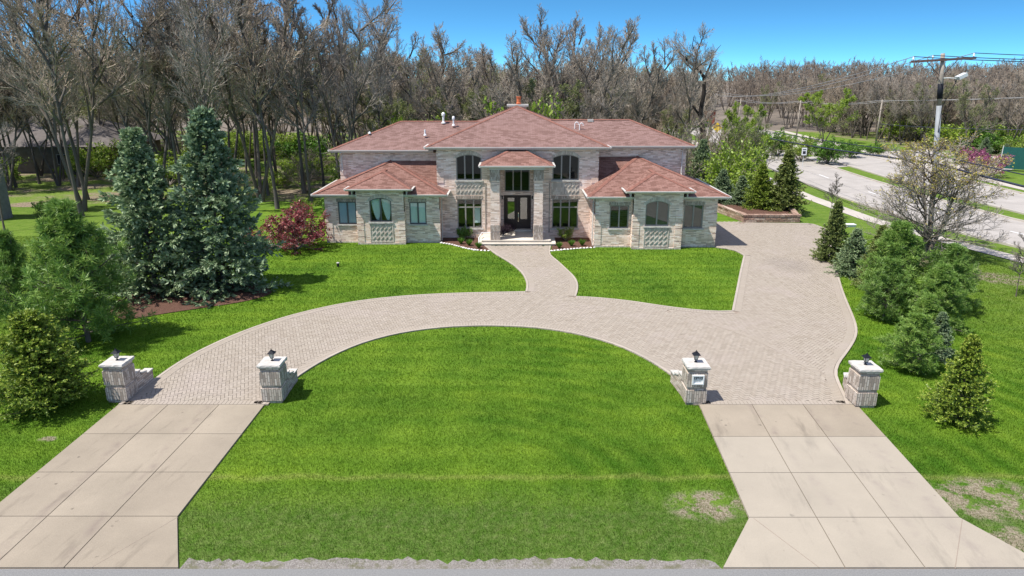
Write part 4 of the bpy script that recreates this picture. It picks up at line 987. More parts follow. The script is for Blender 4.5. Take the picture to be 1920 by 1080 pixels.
def pine(seed, rad=.33, whorls=12, mat='pine_needle', low=.08, nl=.05):
    r = np.random.default_rng(seed); T = []
    p0, q0 = grow(np.zeros((1, 3)), np.array([[0, 0, 1.]]), np.array([.96]), np.array([.018]), 10, .02, .1, r, .15); T.append(tubes(p0, q0, 7))
    P = []; D = []; L = []
    for h in np.linspace(low, .95, whorls):
        f = (h - low) / (1 - low); n = 6 if f < .8 else 5; az = r.random() * 6.3 + np.arange(n) * 6.283 / n + r.normal(size=n) * .25
        el = .12 + .75 * f + r.normal(size=n) * .12; P.append(np.stack([0 * az, 0 * az, h + r.normal(size=n) * .012], 1))
        D.append(np.stack([np.cos(az) * np.cos(el), np.sin(az) * np.cos(el), np.sin(el)], 1)); L.append((rad * (1 - f) ** .9 * (.8 + .5 * min(1, f * 3)) + .05) * r.uniform(.55, 1.2, n))
    P = np.concatenate(P); D = np.concatenate(D); L = np.concatenate(L); p1, q1 = grow(P, D, L, np.full(len(P), .006), 6, .07, .3, r, .3); T.append(tubes(p1, q1, 4))
    a = kids(p1, q1, L, 9, .2, 1, 46, .5, r, .5, .5, .0015); p2, q2 = grow(*a, 3, .12, .35, r, .5); T.append(tubes(p2, q2, 3))
    base = np.concatenate([p2[:, -1], p2[:, -2], p2[:, 1], p1[:, -1]]); dr = nz(np.concatenate([p2[:, -1] - p2[:, -2], p2[:, -2] - p2[:, -3], p2[:, 2] - p2[:, 1], p1[:, -1] - p1[:, -2]])); dr = nz(dr + [0, 0, .35])
    base_k = r.random(len(base)) > .22; base = base[base_k]; dr = dr[base_k]; n = 20; Pn = np.repeat(base, n, 0) + r.normal(size=(len(base) * n, 3)) * .006; dn = np.repeat(dr, n, 0); Dn = nz(dn * .55 + nz(r.normal(size=dn.shape)) * .9)
    ln = nl * r.uniform(.7, 1.25, len(Pn)); v, f = cards(Pn, Dn, ln, .0062, r)
    tn = np.clip(np.repeat(r.random(len(base)) * .6 + .15, n) + r.normal(size=len(Pn)) * .12, 0, 1)
    return mk([('trunk', cat(T), M['bark'], None), ('crown', (v, f), M[mat], tn)])
def shrub(seed, mat, stems=14, spread=38, leafs=(.06, .035), n=3, twig='twig_dark', flat=1.0, lv=(6, 5), trop=.5, cut=0):
    r = np.random.default_rng(seed); az = np.arange(stems) * 2.4 + r.normal(size=stems) * .3; an = np.radians(spread) * np.sqrt(r.random(stems)) * 1.4
    D = np.stack([np.sin(an) * np.cos(az), np.sin(an) * np.sin(az), np.cos(an)], 1); L = r.uniform(.75, 1.05, stems)
    p0, q0 = grow(np.zeros((stems, 3)) + D * [.04, .04, 0], D, L, np.full(stems, .014), 6, .09, trop * .4, r, .3)
    b = kids(p0, q0, L, lv[0], .2, 1, 40, .5, r, .5, .6); p1, q1 = grow(*b, 4, .14, .2, r, .4)
    c = kids(p1, q1, b[2], lv[1], .1, 1, 42, .6, r, .4, .6); p2, q2 = grow(*c, 3, .16, .1, r, .4)
    st = cat([tubes(p0, q0, 5), tubes(p1, q1, 3), tubes(p2, q2, 3)]); hm = max(st[0][:, 2].max(), .1); st[0][:] /= hm
    Pn = np.repeat(np.concatenate([p2[:, 1:].reshape(-1, 3), p1[:, 2:].reshape(-1, 3)]) / hm, n, 0); Pn = Pn + r.normal(size=Pn.shape) * .018
    if cut: Pn = Pn[r.random(len(Pn)) > cut]
    v, f = cards(Pn, nz(r.normal(size=Pn.shape) + [0, 0, .5]), leafs[0] * r.uniform(.6, 1.3, len(Pn)), leafs[1], r)
    return mk([('stem', st, M[twig], None), ('foliage', (v, f), M[mat], r.random(len(f)))])
def grass_tuft(seed, mat):
    r = np.random.default_rng(seed); k = 260; az = r.random(k) * 6.28; an = np.radians(38) * np.sqrt(r.random(k)); D = np.stack([np.sin(an) * np.cos(az), np.sin(an) * np.sin(az), np.cos(an)], 1)
    v, f = cards(np.stack([.09 * np.cos(az) * r.random(k), .09 * np.sin(az) * r.random(k), 0 * az], 1), D, r.uniform(.6, 1.05, k), .05, r)
    return mk([('foliage', (v, f), M[mat], r.random(len(f)))])

BT = {
    'oak':   bare(21, 1, 4, .30, 13, 50, r0=.0095, lratio=.50, lv=(8, 7, 7)),
    'fork':  bare(22, 2, 13, .34, 10, 40, r0=.0105, lratio=.42, lv=(8, 7, 6)),
    'trio':  bare(23, 3, 15, .32, 8, 38, r0=.0115, lratio=.38, lv=(8, 7, 6)),
    'tall':  bare(24, 1, 3, .38, 15, 42, r0=.0075, lratio=.32, lv=(8, 7, 6)),
    'tall2': bare(25, 1, 6, .35, 14, 40, r0=.0065, lratio=.34, twig='twig_dark', lv=(8, 7, 6)),
    'fan':   bare(26, 6, 26, .22, 8, 30, r0=.014, lratio=.38, trop=.5, lv=(8, 7, 6)),
    'fan2':  bare(27, 5, 22, .24, 9, 32, r0=.013, lratio=.38, trop=.5, lv=(8, 7, 6)),
    'bud':   bare(28, 2, 11, .28, 10, 40, r0=.012, lratio=.42, leaf='haze_leaf', leafn=1, leafs=(.011, .007), leafmin=.25),
    'bud2':  bare(29, 4, 20, .18, 9, 36, r0=.012, lratio=.40, leaf='haze_leaf', leafn=1, leafs=(.013, .008), leafmin=.15),
    'spring': bare(30, 3, 18, .22, 8, 38, r0=.013, lratio=.42, leaf='spring_leaf', leafn=2, leafs=(.014, .010), leafmin=.1),
}
LOD = [bare(40, 1, 5, .30, 11, 44, r0=.012, lratio=.46, lv=(5, 5, 3), rmin=.002), bare(41, 4, 20, .24, 7, 34, r0=.018, lratio=.42, lv=(5, 5, 3), rmin=.002, twig='twig_dark')]
SP = {'blue1': spruce(51, rad=.35, whorls=25, per=10, droop=.18), 'blue2': spruce(52, rad=.33, whorls=25, per=9, droop=.28), 'green': spruce(53, 'green_needle', .38, 26, 10, -.05),
      'olive': spruce(54, 'olive_needle', .30, 30, 9, .1), 'bright': spruce(55, 'green_needle', .44, 24, 13, -.25, dens=1.3, ex=.55)}
PN = {'pine': pine(61), 'pine2': pine(62, .36, 11)}
SH = {'green': shrub(71, 'shrub_leaf'), 'spring': shrub(72, 'spring_leaf', cut=.3), 'red': shrub(73, 'red_leaf', 18, 56, (.050, .024), 4, cut=.1), 'pink': shrub(74, 'pink_leaf', 10, 45, (.06, .035), 3),
      'thin': shrub(75, 'haze_leaf', 12, 34, (.03, .02), 1, cut=.3), 'bare': shrub(76, 'haze_leaf', 10, 30, (.02, .012), 1, cut=.85)}

# --- evergreens and feature plants in the garden
def top_h(px, py, Y): return V(px, py, Y)[1]
plant(SP['blue1'], 'spruce_tree', 'blue green spruce in the mulch bed, shorter and left of its twin', 'spruce', -18.0, 33.0, top_h(262, 243, 33), rz=.4)
plant(SP['blue2'], 'spruce_tree', 'tallest blue spruce, broad with ragged skirts, beside the red leaved shrub', 'spruce', -14.8, 33.6, top_h(375, 205, 33.6), rz=2.0, wide=1.02)
plant(PN['pine'], 'pine_tree', 'soft bright green pine with open top in front of the two blue spruces', 'pine', -17.4, 26.2, top_h(135, 390, 26.2), rz=1.0, wide=1.05)
plant(PN['pine2'], 'pine_tree', 'dark green pine cut by the left frame edge behind the low spruce', 'pine', -21.6, 28.2, top_h(15, 440, 28.2), rz=1.7)
plant(SP['bright'], 'spruce_tree', 'low broad green spruce with pale new tips left of the gate piers', 'spruce', -15.3, 20.3, top_h(58, 590, 20.3), rz=.2, wide=1.15)
plant(SH['red'], 'maple_shrub', 'wide shrub of dark red leaves at the left corner of the house', 'shrub', -13.8, 42.3, 2.95, rz=.5, wide=1.2)
plant(SP['olive'], 'spruce_tree', 'small slim dark spruce by the parking corner at the head of the hedge row', 'spruce', 18.9, 39.2, top_h(1618, 378, 39.2), rz=.8, wide=1.0)
plant(SP['blue1'], 'spruce_tree', 'low blue green spruce squeezed against the slim dark spruce', 'spruce', 18.7, 36.2, 2.6, rz=2.2, wide=1.3)
plant(SP['olive'], 'spruce_tree', 'thin olive spruce standing between two pines along the parking court', 'spruce', 18.6, 33.6, 3.3, rz=1.1, wide=1.0)
for x_, y_, h_, k_, w_, lb in [(18.3, 31.4, 3.75, 'pine', 1.25, 'biggest dark green pine in the row right of the parking court'), (20.2, 30.2, 3.0, 'pine2', 1.25, 'pine at the outer right side of the biggest pine'), (16.6, 28.8, 2.7, 'pine2', 1.15, 'bushy pine nearest the parking court edge, in front of the biggest pine'),
                           (18.1, 27.6, 2.8, 'pine', 1.2, 'loose pine in the middle of the row with pale shoots'), (16.1, 25.0, 2.3, 'pine', 1.2, 'small pine just behind the low spreading pine'), (14.7, 23.2, 2.15, 'pine2', 1.35, 'low spreading green pine behind the right end pier')]:
    plant(PN[k_], 'pine_tree', lb, 'pine', x_, y_, h_, rz=x_ * 3.1, wide=w_)
plant(SP['blue2'], 'spruce_tree', 'little pale blue spruce peeping out right of the low pine', 'spruce', 16.3, 24.4, 1.9, rz=.9, wide=1.1)
plant(SP['green'], 'spruce_tree', 'young yellow green spruce alone on the lawn right of the end pier', 'spruce', 13.95, 19.3, top_h(1808, 630, 19.3), rz=1.9, wide=.92)
for i, (px, Y, pt, kind, wd, lb) in enumerate([
    (1310, 66, 262, 'blue1', 1.0, 'tall blue spruce just behind the right end of the upper roof'),
    (1338, 62, 300, 'blue2', 1.2, 'blue grey spruce between the house corner and the stone planter'),
    (1352, 57, 318, 'blue1', 1.25, 'broad grey blue spruce at the back of the stone planter'),
    (1388, 56, 330, 'blue2', 1.3, 'silvery spruce in the middle of the stone planter'),
    (1424, 54.5, 308, 'green', 1.05, 'dark green spruce near the front wall of the stone planter'),
    (1470, 54, 282, 'olive', 1.15, 'tallest olive coloured spruce on the right end of the stone planter')]):
    x = V(px, 380, Y)[0]; plant(SP[kind], 'spruce_tree', lb, 'spruce', x, Y, top_h(px, pt, Y), rz=i * 1.3, wide=wd)
plant(BT['spring'], 'leafy_tree', 'yellow green budding tree rising behind the planter spruces', 'tree', 23.5, 72, 6.6, rz=1)
plant(SH['spring'], 'leafy_shrub', 'lime green bush between the spruces of the stone planter', 'shrub', V(1372, 330, 60)[0], 60, 4.6, rz=1)
plant(BT['bud'], 'roadside_tree', 'thin leafing tree with an open crown across the near verge', 'tree', V(1395, 300, 66)[0], 66, 7.0, rz=2.3)
GT = bare(33, 3, 10, .10, 17, 58, r0=.020, lratio=.60, lv=(7, 6, 4), leaf='gold_leaf', leafn=1, leafs=(.013, .007), leafmin=.56, keep=.45, twig='twig', trop=.22, rmin=.0014)
plant(GT, 'maple_tree', 'broad tree with golden new leaves standing in front of the big utility pole', 'tree', 25.0, 40.0, top_h(1735, 250, 40), rz=1.2, wide=1.4)
for px, Y, h, k, lb in [(1262, 84, 7.5, 'bud', 'thin budding tree just above the right end of the roof'), (1345, 76, 4.6, 'spring', 'lime budding tree between the crooked tree and the planter spruces'), (1412, 72, 5.2, 'spring', 'lime budding tree over the last planter spruce'), (1440, 80, 4.2, 'bud', 'pale budding sapling on the near verge'),
                        (1232, 96, 9.5, 'fork', 'forked bare tree above the right slope of the roof'), (1205, 88, 9.0, 'fan2', 'bare tree between the roof ridge and the road bend'), (1280, 100, 10.5, 'oak', 'bare tree left of the dark crooked tree'), (1175, 92, 9.5, 'tall2', 'slender bare tree behind the right ridge end')]:
    x = V(px, 280, Y)[0]; plant(BT[k], 'verge_tree', lb, 'tree', x, Y, h, rz=px * .1)
# entry beds
for (x, y, h, k, lb) in [(-3.25, 44.9, .95, 'green', 'leafy green shrub by the left ground floor window'), (3.6, 44.6, .95, 'spring', 'lime green shrub by the right ground floor window')]:
    plant(SH[k], 'garden_shrub', lb, 'shrub', x, y, h, .03, wide=1.0)
TG = grass_tuft(81, 'shrub_leaf'); 
for (px, py, lb) in [(864, 460, 'grass tuft under the left shrub, nearest the wing wall'), (879, 463, 'grass tuft between the two others of the left bed'), (897, 468, 'grass tuft next to the steps in the left bed'),
                     (1049, 468, 'grass tuft next to the steps in the right bed'), (1072, 464, 'grass tuft under the lime shrub'), (1092, 463, 'grass tuft nearest the right wing wall')]:
    x, y = G(px, py); plant(TG, 'grass_tuft', lb, 'plant', x, y + .25, .48, .03, 'grass tufts in the entry beds')
plant(SH['green'], 'evergreen_bush', 'dark bush on the lawn beside the grey sided building', 'shrub', -36.6, 53.5, 1.5, wide=1.1)

# --- far roadside plants
for px, Y, pt, k, w_, lb in [(1455, 98, 252, 'green', 1.0, 'bright green bush left of the second far pole'), (1500, 92, 262, 'spring', 1.1, 'yellow green bush by the speed sign'),
                         (1552, 88, 268, 'green', 1.2, 'round green tree at the side road mouth'), (1592, 96, 270, 'green', 1.4, 'wide green bush behind the side road'), (1640, 98, 276, 'green', 1.3, 'green bush at the foot of the nearest far pole'),
                         (1420, 112, 250, 'green', 1.2, 'deep green bush farther along the far verge'), (1380, 105, 250, 'spring', 1.0, 'lime bush right of the yellow diamond sign'), (1310, 150, 225, 'green', 1.4, 'dark bush by the red wall')]:
    x = V(px, 300, Y)[0]; plant(SH[k], 'roadside_bush', lb, 'shrub', x, Y, max(2.0, top_h(px, pt, Y) * 1.3), wide=w_)
for px, Y, pt, k, w_, lb in [(1862, 76, 288, 'pink', 1.0, 'round magenta flowering tree before the green windscreen'), (1822, 82, 276, 'pink', 1.0, 'magenta tree half hidden by the golden tree')]:
    x = V(px, 320, Y)[0]; plant(SH[k], 'flowering_tree', lb, 'tree', x, Y, top_h(px, pt, Y), wide=w_)
for px, Y, pt, lb in [(1800, 88, 262, 'blue green spruce, left one of three by the windscreen'), (1838, 90, 258, 'blue green spruce, middle one of three by the windscreen'), (1878, 90, 270, 'blue green spruce, right one of three by the windscreen')]:
    x = V(px, 320, Y)[0]; plant(SP['blue2'], 'spruce_tree', lb, 'spruce', x, Y, top_h(px, pt, Y), wide=1.3)
for px, Y, pt, w_, k, lb in [(1385, 92, 190, 1.0, 'spring', 'tall lime budding tree right of the yellow sign'), (1540, 118, 165, 1.2, 'spring', 'large green tree among grey trees above the far verge'), (1700, 125, 160, 1.2, 'spring', 'green crowned tree behind the big utility pole'),
                          (1660, 122, 170, 1.0, 'bud', 'olive budding tree left of the big utility pole')]:
    x = V(px, 300, Y)[0]; plant(BT[k], 'leafy_tree', lb, 'tree', x, Y, top_h(px, pt, Y), wide=w_)
for px, py, h, lb in [(1555, 412, 3.6, 'bare sapling on the near verge behind the hedge row'), (1905, 556, 3.2, 'bare pale sapling at the right frame edge'), (1826, 548, 1.6, 'stunted bare sapling in the dirt strip')]:
    x, y = G(px, py); plant(BT['tall2'], 'sapling_tree', lb, 'tree', x, y, h, wide=1.2)

# --- the woods: each tree its own object
used = []
CR = bare(93, 1, 7, .42, 8, 52, r0=.012, lratio=.62, lv=(6, 6, 4), twig='bark_dark')
cb = np.array((V(1320, 300, 84)[0], 84, 0.)); crk = thing('bare_tree', 'dark crooked bare tree in front of the thick pale pole', 'tree', tuple(cb))
pt3 = lambda px, py, dy=0: np.array((V(px, py, 84 + dy)[0], 84 + dy, V(px, py, 84 + dy)[1]))
tk = MB(); tk.tube([cb, pt3(1318, 250), pt3(1314, 205), pt3(1320, 175), pt3(1320, 145), pt3(1308, 128), pt3(1288, 112), pt3(1272, 96, -1), pt3(1262, 78, -1)], [.38, .30, .26, .24, .21, .18, .12, .07, .03], 9)
tk.tube([pt3(1316, 222), pt3(1300, 200, .5), pt3(1290, 178, 1), pt3(1276, 168, 1)], [.16, .12, .08, .03], 7); tk.tube([pt3(1320, 150), pt3(1330, 125, 1), pt3(1338, 100, 1), pt3(1352, 84, 1.5)], [.13, .1, .06, .02], 7); tk.tube([pt3(1308, 128), pt3(1306, 105), pt3(1298, 84), pt3(1302, 66)], [.12, .09, .05, .02], 7)
tk.build('trunk', M['bark_dark'], crk, True)
for px, py, sc_, rz_ in ((1272, 130, 5.0, .5), (1335, 130, 4.6, 2.0), (1304, 112, 5.2, 4.0), (1290, 120, 4.5, 5.2)):
    o = bpy.data.objects.new('branches', CR.parts[1][1]); col.objects.link(o); o.parent = crk; q = pt3(px, py + 22); o.location = tuple(q - cb); o.location.z -= sc_ * .25; o.scale = (sc_,) * 3; o.rotation_euler.z = rz_
def free(x, y, d):
    if any((x - a) ** 2 + (y - b) ** 2 < d * d for a, b in used): return False
    used.append((x, y)); return True
def hill(x, y): return hill_z(x, y)
# named foreground trees left of the house
big = [(-38.2, 61, 'oak', 21, 'thick leaning bare tree nearest the left frame edge'), (-33.8, 53.0, 'tall', 20, 'straight bare trunk behind the soft green pine'), (-35.2, 55.5, 'fork', 20, 'forked bare tree between the two straight trunks at far left'),
       (-31.5, 60.5, 'trio', 19, 'leaning bare tree just left of the shorter blue spruce'), (-27.0, 62, 'oak', 21, 'big bare tree with wide limbs above the two blue spruces'), (-24.4, 56, 'fork', 19.5, 'forked bare tree directly behind the gap of the blue spruces'),
       (-22.2, 60, 'trio', 20, 'many stemmed bare tree behind the tallest spruce'), (-19.6, 56.5, 'tall', 19, 'slim bare tree right of the tallest spruce'), (-17.4, 59.0, 'tall2', 17.5, 'slim bare tree above the red shrub'), (-15.2, 61.5, 'fork', 17, 'forked bare tree by the left end of the roof'),
       (-41.5, 52, 'tall', 20, 'bare tree beside the grey sided building'), (-36.0, 47.5, 'tall2', 9, 'small bare tree with crooked twigs on the left lawn')]
for i, (x, y, k, h, lb) in enumerate(big):
    used.append((x, y)); plant(BT[k], 'bare_tree', lb, 'tree', x, y, h, rz=i * 1.7, lean=(random.uniform(-.05, .05), random.uniform(-.06, .02)))
mid = [(-7.6, 72, 'oak', 15.6, 'spreading dark bare tree behind the left roof vents'), (-10.4, 74, 'trio', 15.8, 'bare tree with upswept limbs behind the left ridge'), (7.2, 74, 'fan', 18.2, 'tallest fan shaped bare tree behind the right roof'),
       (2.6, 76, 'fan2', 16.5, 'fan shaped bare tree right of the chimney'), (12.2, 78, 'fan2', 16.2, 'fan shaped bare tree behind the right end of the ridge'), (-3.2, 80, 'fan', 14.0, 'fan shaped bare tree left of the chimney'),
       (19.6, 80, 'oak', 16.4, 'lone dark bare tree leaning over the bend of the road'), ]
for i, (x, y, k, h, lb) in enumerate(mid):
    used.append((x, y)); plant(BT[k], 'bare_tree', lb, 'tree', x, y, h, rz=i * 1.1 + .5)
zone = {'left': 'in the deep wood left of the house', 'back': 'in the wood behind the house', 'right': 'on the wooded slope beyond the big road'}
kinds = {'oak': 'spreading bare tree', 'fork': 'two stemmed bare tree', 'trio': 'three stemmed bare tree', 'tall': 'slender bare tree', 'tall2': 'slender dark bare tree', 'fan': 'fan shaped bare tree', 'fan2': 'dark fan shaped bare tree', 'bud': 'olive budding tree', 'bud2': 'many stemmed budding tree', 'spring': 'fresh green tree'}
def wood(n, xr_, yr_, hr, ks, zn, d, cond=None):
    c = 0; tries = 0
    while c < n and tries < 8000:
        tries += 1; x = random.uniform(*xr_); y = random.uniform(*yr_)
        if cond and not cond(x, y): continue
        if not free(x, y, d): continue
        k = random.choice(ks); h = random.uniform(*hr)
        plant(BT[k], 'budding_tree' if k in ('bud', 'bud2', 'spring') else 'bare_tree', kinds[k] + ' ' + zone[zn], 'tree', x, y, h, hill(x, y), kinds[k] + 's ' + zone[zn], wide=random.uniform(.85, 1.15), lean=(random.gauss(0, .03), random.gauss(0, .04)))
        c += 1
vis = lambda x, y: abs(x) < y * .80 + 3
wood(22, (-62, -13), (60, 76), (15, 20), ['oak', 'fork', 'trio', 'tall', 'tall', 'tall2'], 'left', 2.2, vis)
wood(40, (-85, -14), (76, 112), (12.5, 16.5), ['bud', 'fork', 'tall', 'tall2', 'bud', 'bud2', 'trio', 'fan2'], 'left', 3.0, vis)
wood(24, (-14, 14), (66, 84), (8, 10.5), ['bud', 'bud2', 'bud2', 'tall2', 'fan2'], 'back', 2.0)
wood(34, (-20, 24), (84, 130), (11.5, 14.5), ['fan', 'fan2', 'fan', 'bud', 'bud2'], 'back', 3.2, lambda x, y: x < 26 + (y - 84) * .1)
wood(14, (14, 27), (88, 130), (9, 12.5), ['fork', 'tall2', 'fan2', 'oak'], 'back', 2.6, lambda x, y: x < 24 + (y - 88) * .08)
wood(110, (54, 150), (98, 165), (9.5, 12.2), ['oak', 'fork', 'fan', 'fan2', 'tall', 'trio', 'bud'], 'right', 3.4, lambda x, y: x > 62 + max(0, 115 - y) * .4 - max(0, y - 120) * .1 and x < y * .82)
wood(9, (-62, -45), (64, 77), (13, 17), ['tall', 'trio', 'tall2'], 'left', 1.8)
# understorey
def under(n, xr_, yr_, hr, ks, lb, grp, cond=None, wd=(1, 1.6)):
    c = 0
    while c < n:
        x = random.uniform(*xr_); y = random.uniform(*yr_)
        if cond and not cond(x, y): continue
        k = random.choice(ks); plant(SH[k], 'understorey_bush', lb[k], 'shrub', x, y, random.uniform(*hr), hill(x, y), grp[k], wide=random.uniform(*wd)); c += 1
lbL = {'green': 'leafy green bush on the floor of the wood left of the house', 'spring': 'lime green bush on the floor of the wood left of the house', 'thin': 'thin twiggy bush on the floor of the wood left of the house', 'bare': 'leafless bush on the floor of the wood left of the house'}
grL = {k: v.replace('bush on', 'bushes on') for k, v in lbL.items()}
under(60, (-66, -13.5), (60, 104), (1.2, 4.2), ['spring', 'green', 'spring', 'thin'], lbL, grL, vis)
for x, y, h, k, lb in [(-12.9, 55, 2.6, 'green', 'green bush at the back left corner of the house'), (-13.4, 51.5, 2.0, 'green', 'green bush beside the left wing wall behind the red shrub'), (-16.5, 53, 1.6, 'spring', 'lime bush behind the red shrub'), (-9.6, 66, 7.6, 'spring', 'bright green bush showing over the left roof ridge'), (1.6, 64, 9.0, 'spring', 'bright green tall bush right of the chimney')]:
    plant(SH[k], 'leafy_shrub', lb, 'shrub', x, y, h, wide=1.0 if h < 5 else .6)
lbB = {k: v.replace('left of', 'behind') for k, v in lbL.items()}; grB = {k: v.replace('left of', 'behind') for k, v in grL.items()}
under(16, (-14, 22), (62, 90), (4, 8), ['thin', 'thin', 'spring', 'bare'], lbB, grB, None, (.6, .9))
lbR = {k: v.replace('on the floor of the wood left of the house', 'on the slope beyond the big road') for k, v in lbL.items()}; grR = {k: v.replace('on the floor of the wood left of the house', 'on the slope beyond the big road') for k, v in grL.items()}
under(46, (60, 130), (96, 150), (1.8, 4.2), ['green', 'thin', 'spring', 'thin'], lbR, grR, lambda x, y: x > 62 + max(0, 115 - y) * .5 and x < y * .8)

# --- far off wood, one mass beyond the individual trees
def mass(name, pts_, mat_t, mat_c, protos):
    Vt, Ft, Vc, Fc = [], [], [], []; ot = oc = 0
    for (x, y, h, a) in pts_:
        pr = protos[int(a * 10) % len(protos)]; ca, sa = math.cos(a), math.sin(a)
        for nm, me in pr.parts:
            v, f = cache(me); q = v * h; q = np.stack([q[:, 0] * ca - q[:, 1] * sa + x, q[:, 0] * sa + q[:, 1] * ca + y, q[:, 2] + hill(x, y)], 1)
            if nm == 'trunk': Vt.append(q); Ft.append(f + ot); ot += len(q)
            else: Vc.append(q); Fc.append(f + oc); oc += len(q)
    root = tag(npmesh(name, np.concatenate(Vt), np.concatenate(Ft), mat_t, None, None, True), 'grey mass of far bare woodland closing the view', 'woodland', None, 'stuff')
    npmesh('crown', np.concatenate(Vc), np.concatenate(Fc), mat_c, root)
    return root
_c = {}
def cache(me):
    if me.name not in _c:
        v = np.empty(len(me.vertices) * 3); me.vertices.foreach_get('co', v); f = np.empty(len(me.loops), int); me.loops.foreach_get('vertex_index', f); _c[me.name] = (v.reshape(-1, 3), f.reshape(-1, 4))
    return _c[me.name]
pts_ = []
while len(pts_) < 120:
    x = random.uniform(64, 190); y = random.uniform(118, 165)
    if x > y * .82: continue
    pts_.append((x, y, random.uniform(9.5, 12), random.random() * 6.28))
while len(pts_) < 180:
    x = random.uniform(-95, -14); y = random.uniform(104, 128)
    if abs(x) > y * .8: continue
    pts_.append((x, y, random.uniform(10.5, 13), random.random() * 6.28))
while len(pts_) < 340:
    x = random.uniform(58, 210); y = random.uniform(165, 250)
    if x > y * .84: continue
    pts_.append((x, y, random.uniform(11, 14), random.random() * 6.28))
while len(pts_) < 570:
    x = random.uniform(-150, 220); y = random.uniform(112, 235)
    if abs(x) > y * .80: continue
    if x > 0 and x < 62 and y < 165: continue
    if 28 < x < 58 and y < 215: continue
    if x > 50 and y < 160: continue
    if x < 26 and y < 128: continue
    pts_.append((x, y, random.uniform(10.5, 13.5) + (1.0 if x < -20 else 0), random.random() * 6.28))
mass('woods', pts_, M['bark'], M['twig_dark'], LOD)

# --- grass blades
def blades():
    P_ = []; Hh = []; Wd = []
    for y0, y1, dens, hh, wd in ((12.6, 15, 1500, .055, .010), (15, 18, 1150, .058, .012), (18, 22, 800, .06, .015), (22, 27, 520, .062, .019), (27, 34, 330, .065, .024), (34, 46, 190, .068, .030)):
        hw = min(y1 * .78 + 6, 34); n = int(2 * hw * (y1 - y0) * dens); q = np.stack([rng.uniform(-hw, hw, n), rng.uniform(y0, y1, n)], 1)
        k = ~(inpoly(q, paved) | inpoly(q, outl) | inpoly(q, outr) | inpoly(q, bedA) | inpoly(q, bedL) | inpoly(q, bedR)); q = q[k]
        k = ~((np.abs(q[:, 0] - .4) < 13) & (q[:, 1] > 43.9)) & ~((q[:, 0] > 5.2) & (q[:, 0] < 13.1) & (q[:, 1] > 42.7)) & ~((q[:, 0] > 7.5) & (q[:, 0] < 10.8) & (q[:, 1] > 42.2)) & ~((q[:, 0] > -10.1) & (q[:, 0] < -6.9) & (q[:, 1] > 43.5))
        k &= ~((q[:, 0] > 13) & (q[:, 0] < 17.5) & (q[:, 1] > 42.6)) & (q[:, 0] < 29)
        k &= rng.random(len(q)) < np.clip((q[:, 1] - 12.66 - .09 * np.sin(q[:, 0] * 2.1) - .06 * np.sin(q[:, 0] * 7.3)) / .32, 0, 1)
        for (cx, cy, rx, ry) in BARE:
            d = ((q[:, 0] - cx) / rx) ** 2 + ((q[:, 1] - cy) / ry) ** 2; k &= rng.random(len(q)) > np.clip(1.25 - d, 0, .93) * (np.sin(q[:, 0] * 5 + q[:, 1] * 3) * .25 + .8)
        q = q[k]; P_.append(q); Hh.append(np.full(len(q), hh)); Wd.append(np.full(len(q), wd))
    q = np.concatenate(P_); hh = np.concatenate(Hh) * rng.uniform(.55, 1.35, len(q)); wd = np.concatenate(Wd); n = len(q)
    az = rng.random(n) * 6.28; ln = rng.random(n) * .8; d = np.stack([np.cos(az) * ln, np.sin(az) * ln], 1) * hh[:, None]; a2 = rng.random(n) * 6.28; s = np.stack([np.cos(a2), np.sin(a2)], 1) * wd[:, None] / 2
    v = np.zeros((n, 3, 3)); v[:, 0, :2] = q - s; v[:, 1, :2] = q + s; v[:, 2, :2] = q + d; v[:, 2, 2] = hh; v[:, :2, 2] = -.003
    print('blades', n)
    return tag(npmesh('grass', v.reshape(-1, 3), np.arange(3 * n).reshape(-1, 3), M['blades'], None, rng.random(n)), 'short green lawn grass around the drives and beds', 'grass', None, 'stuff')
blades()

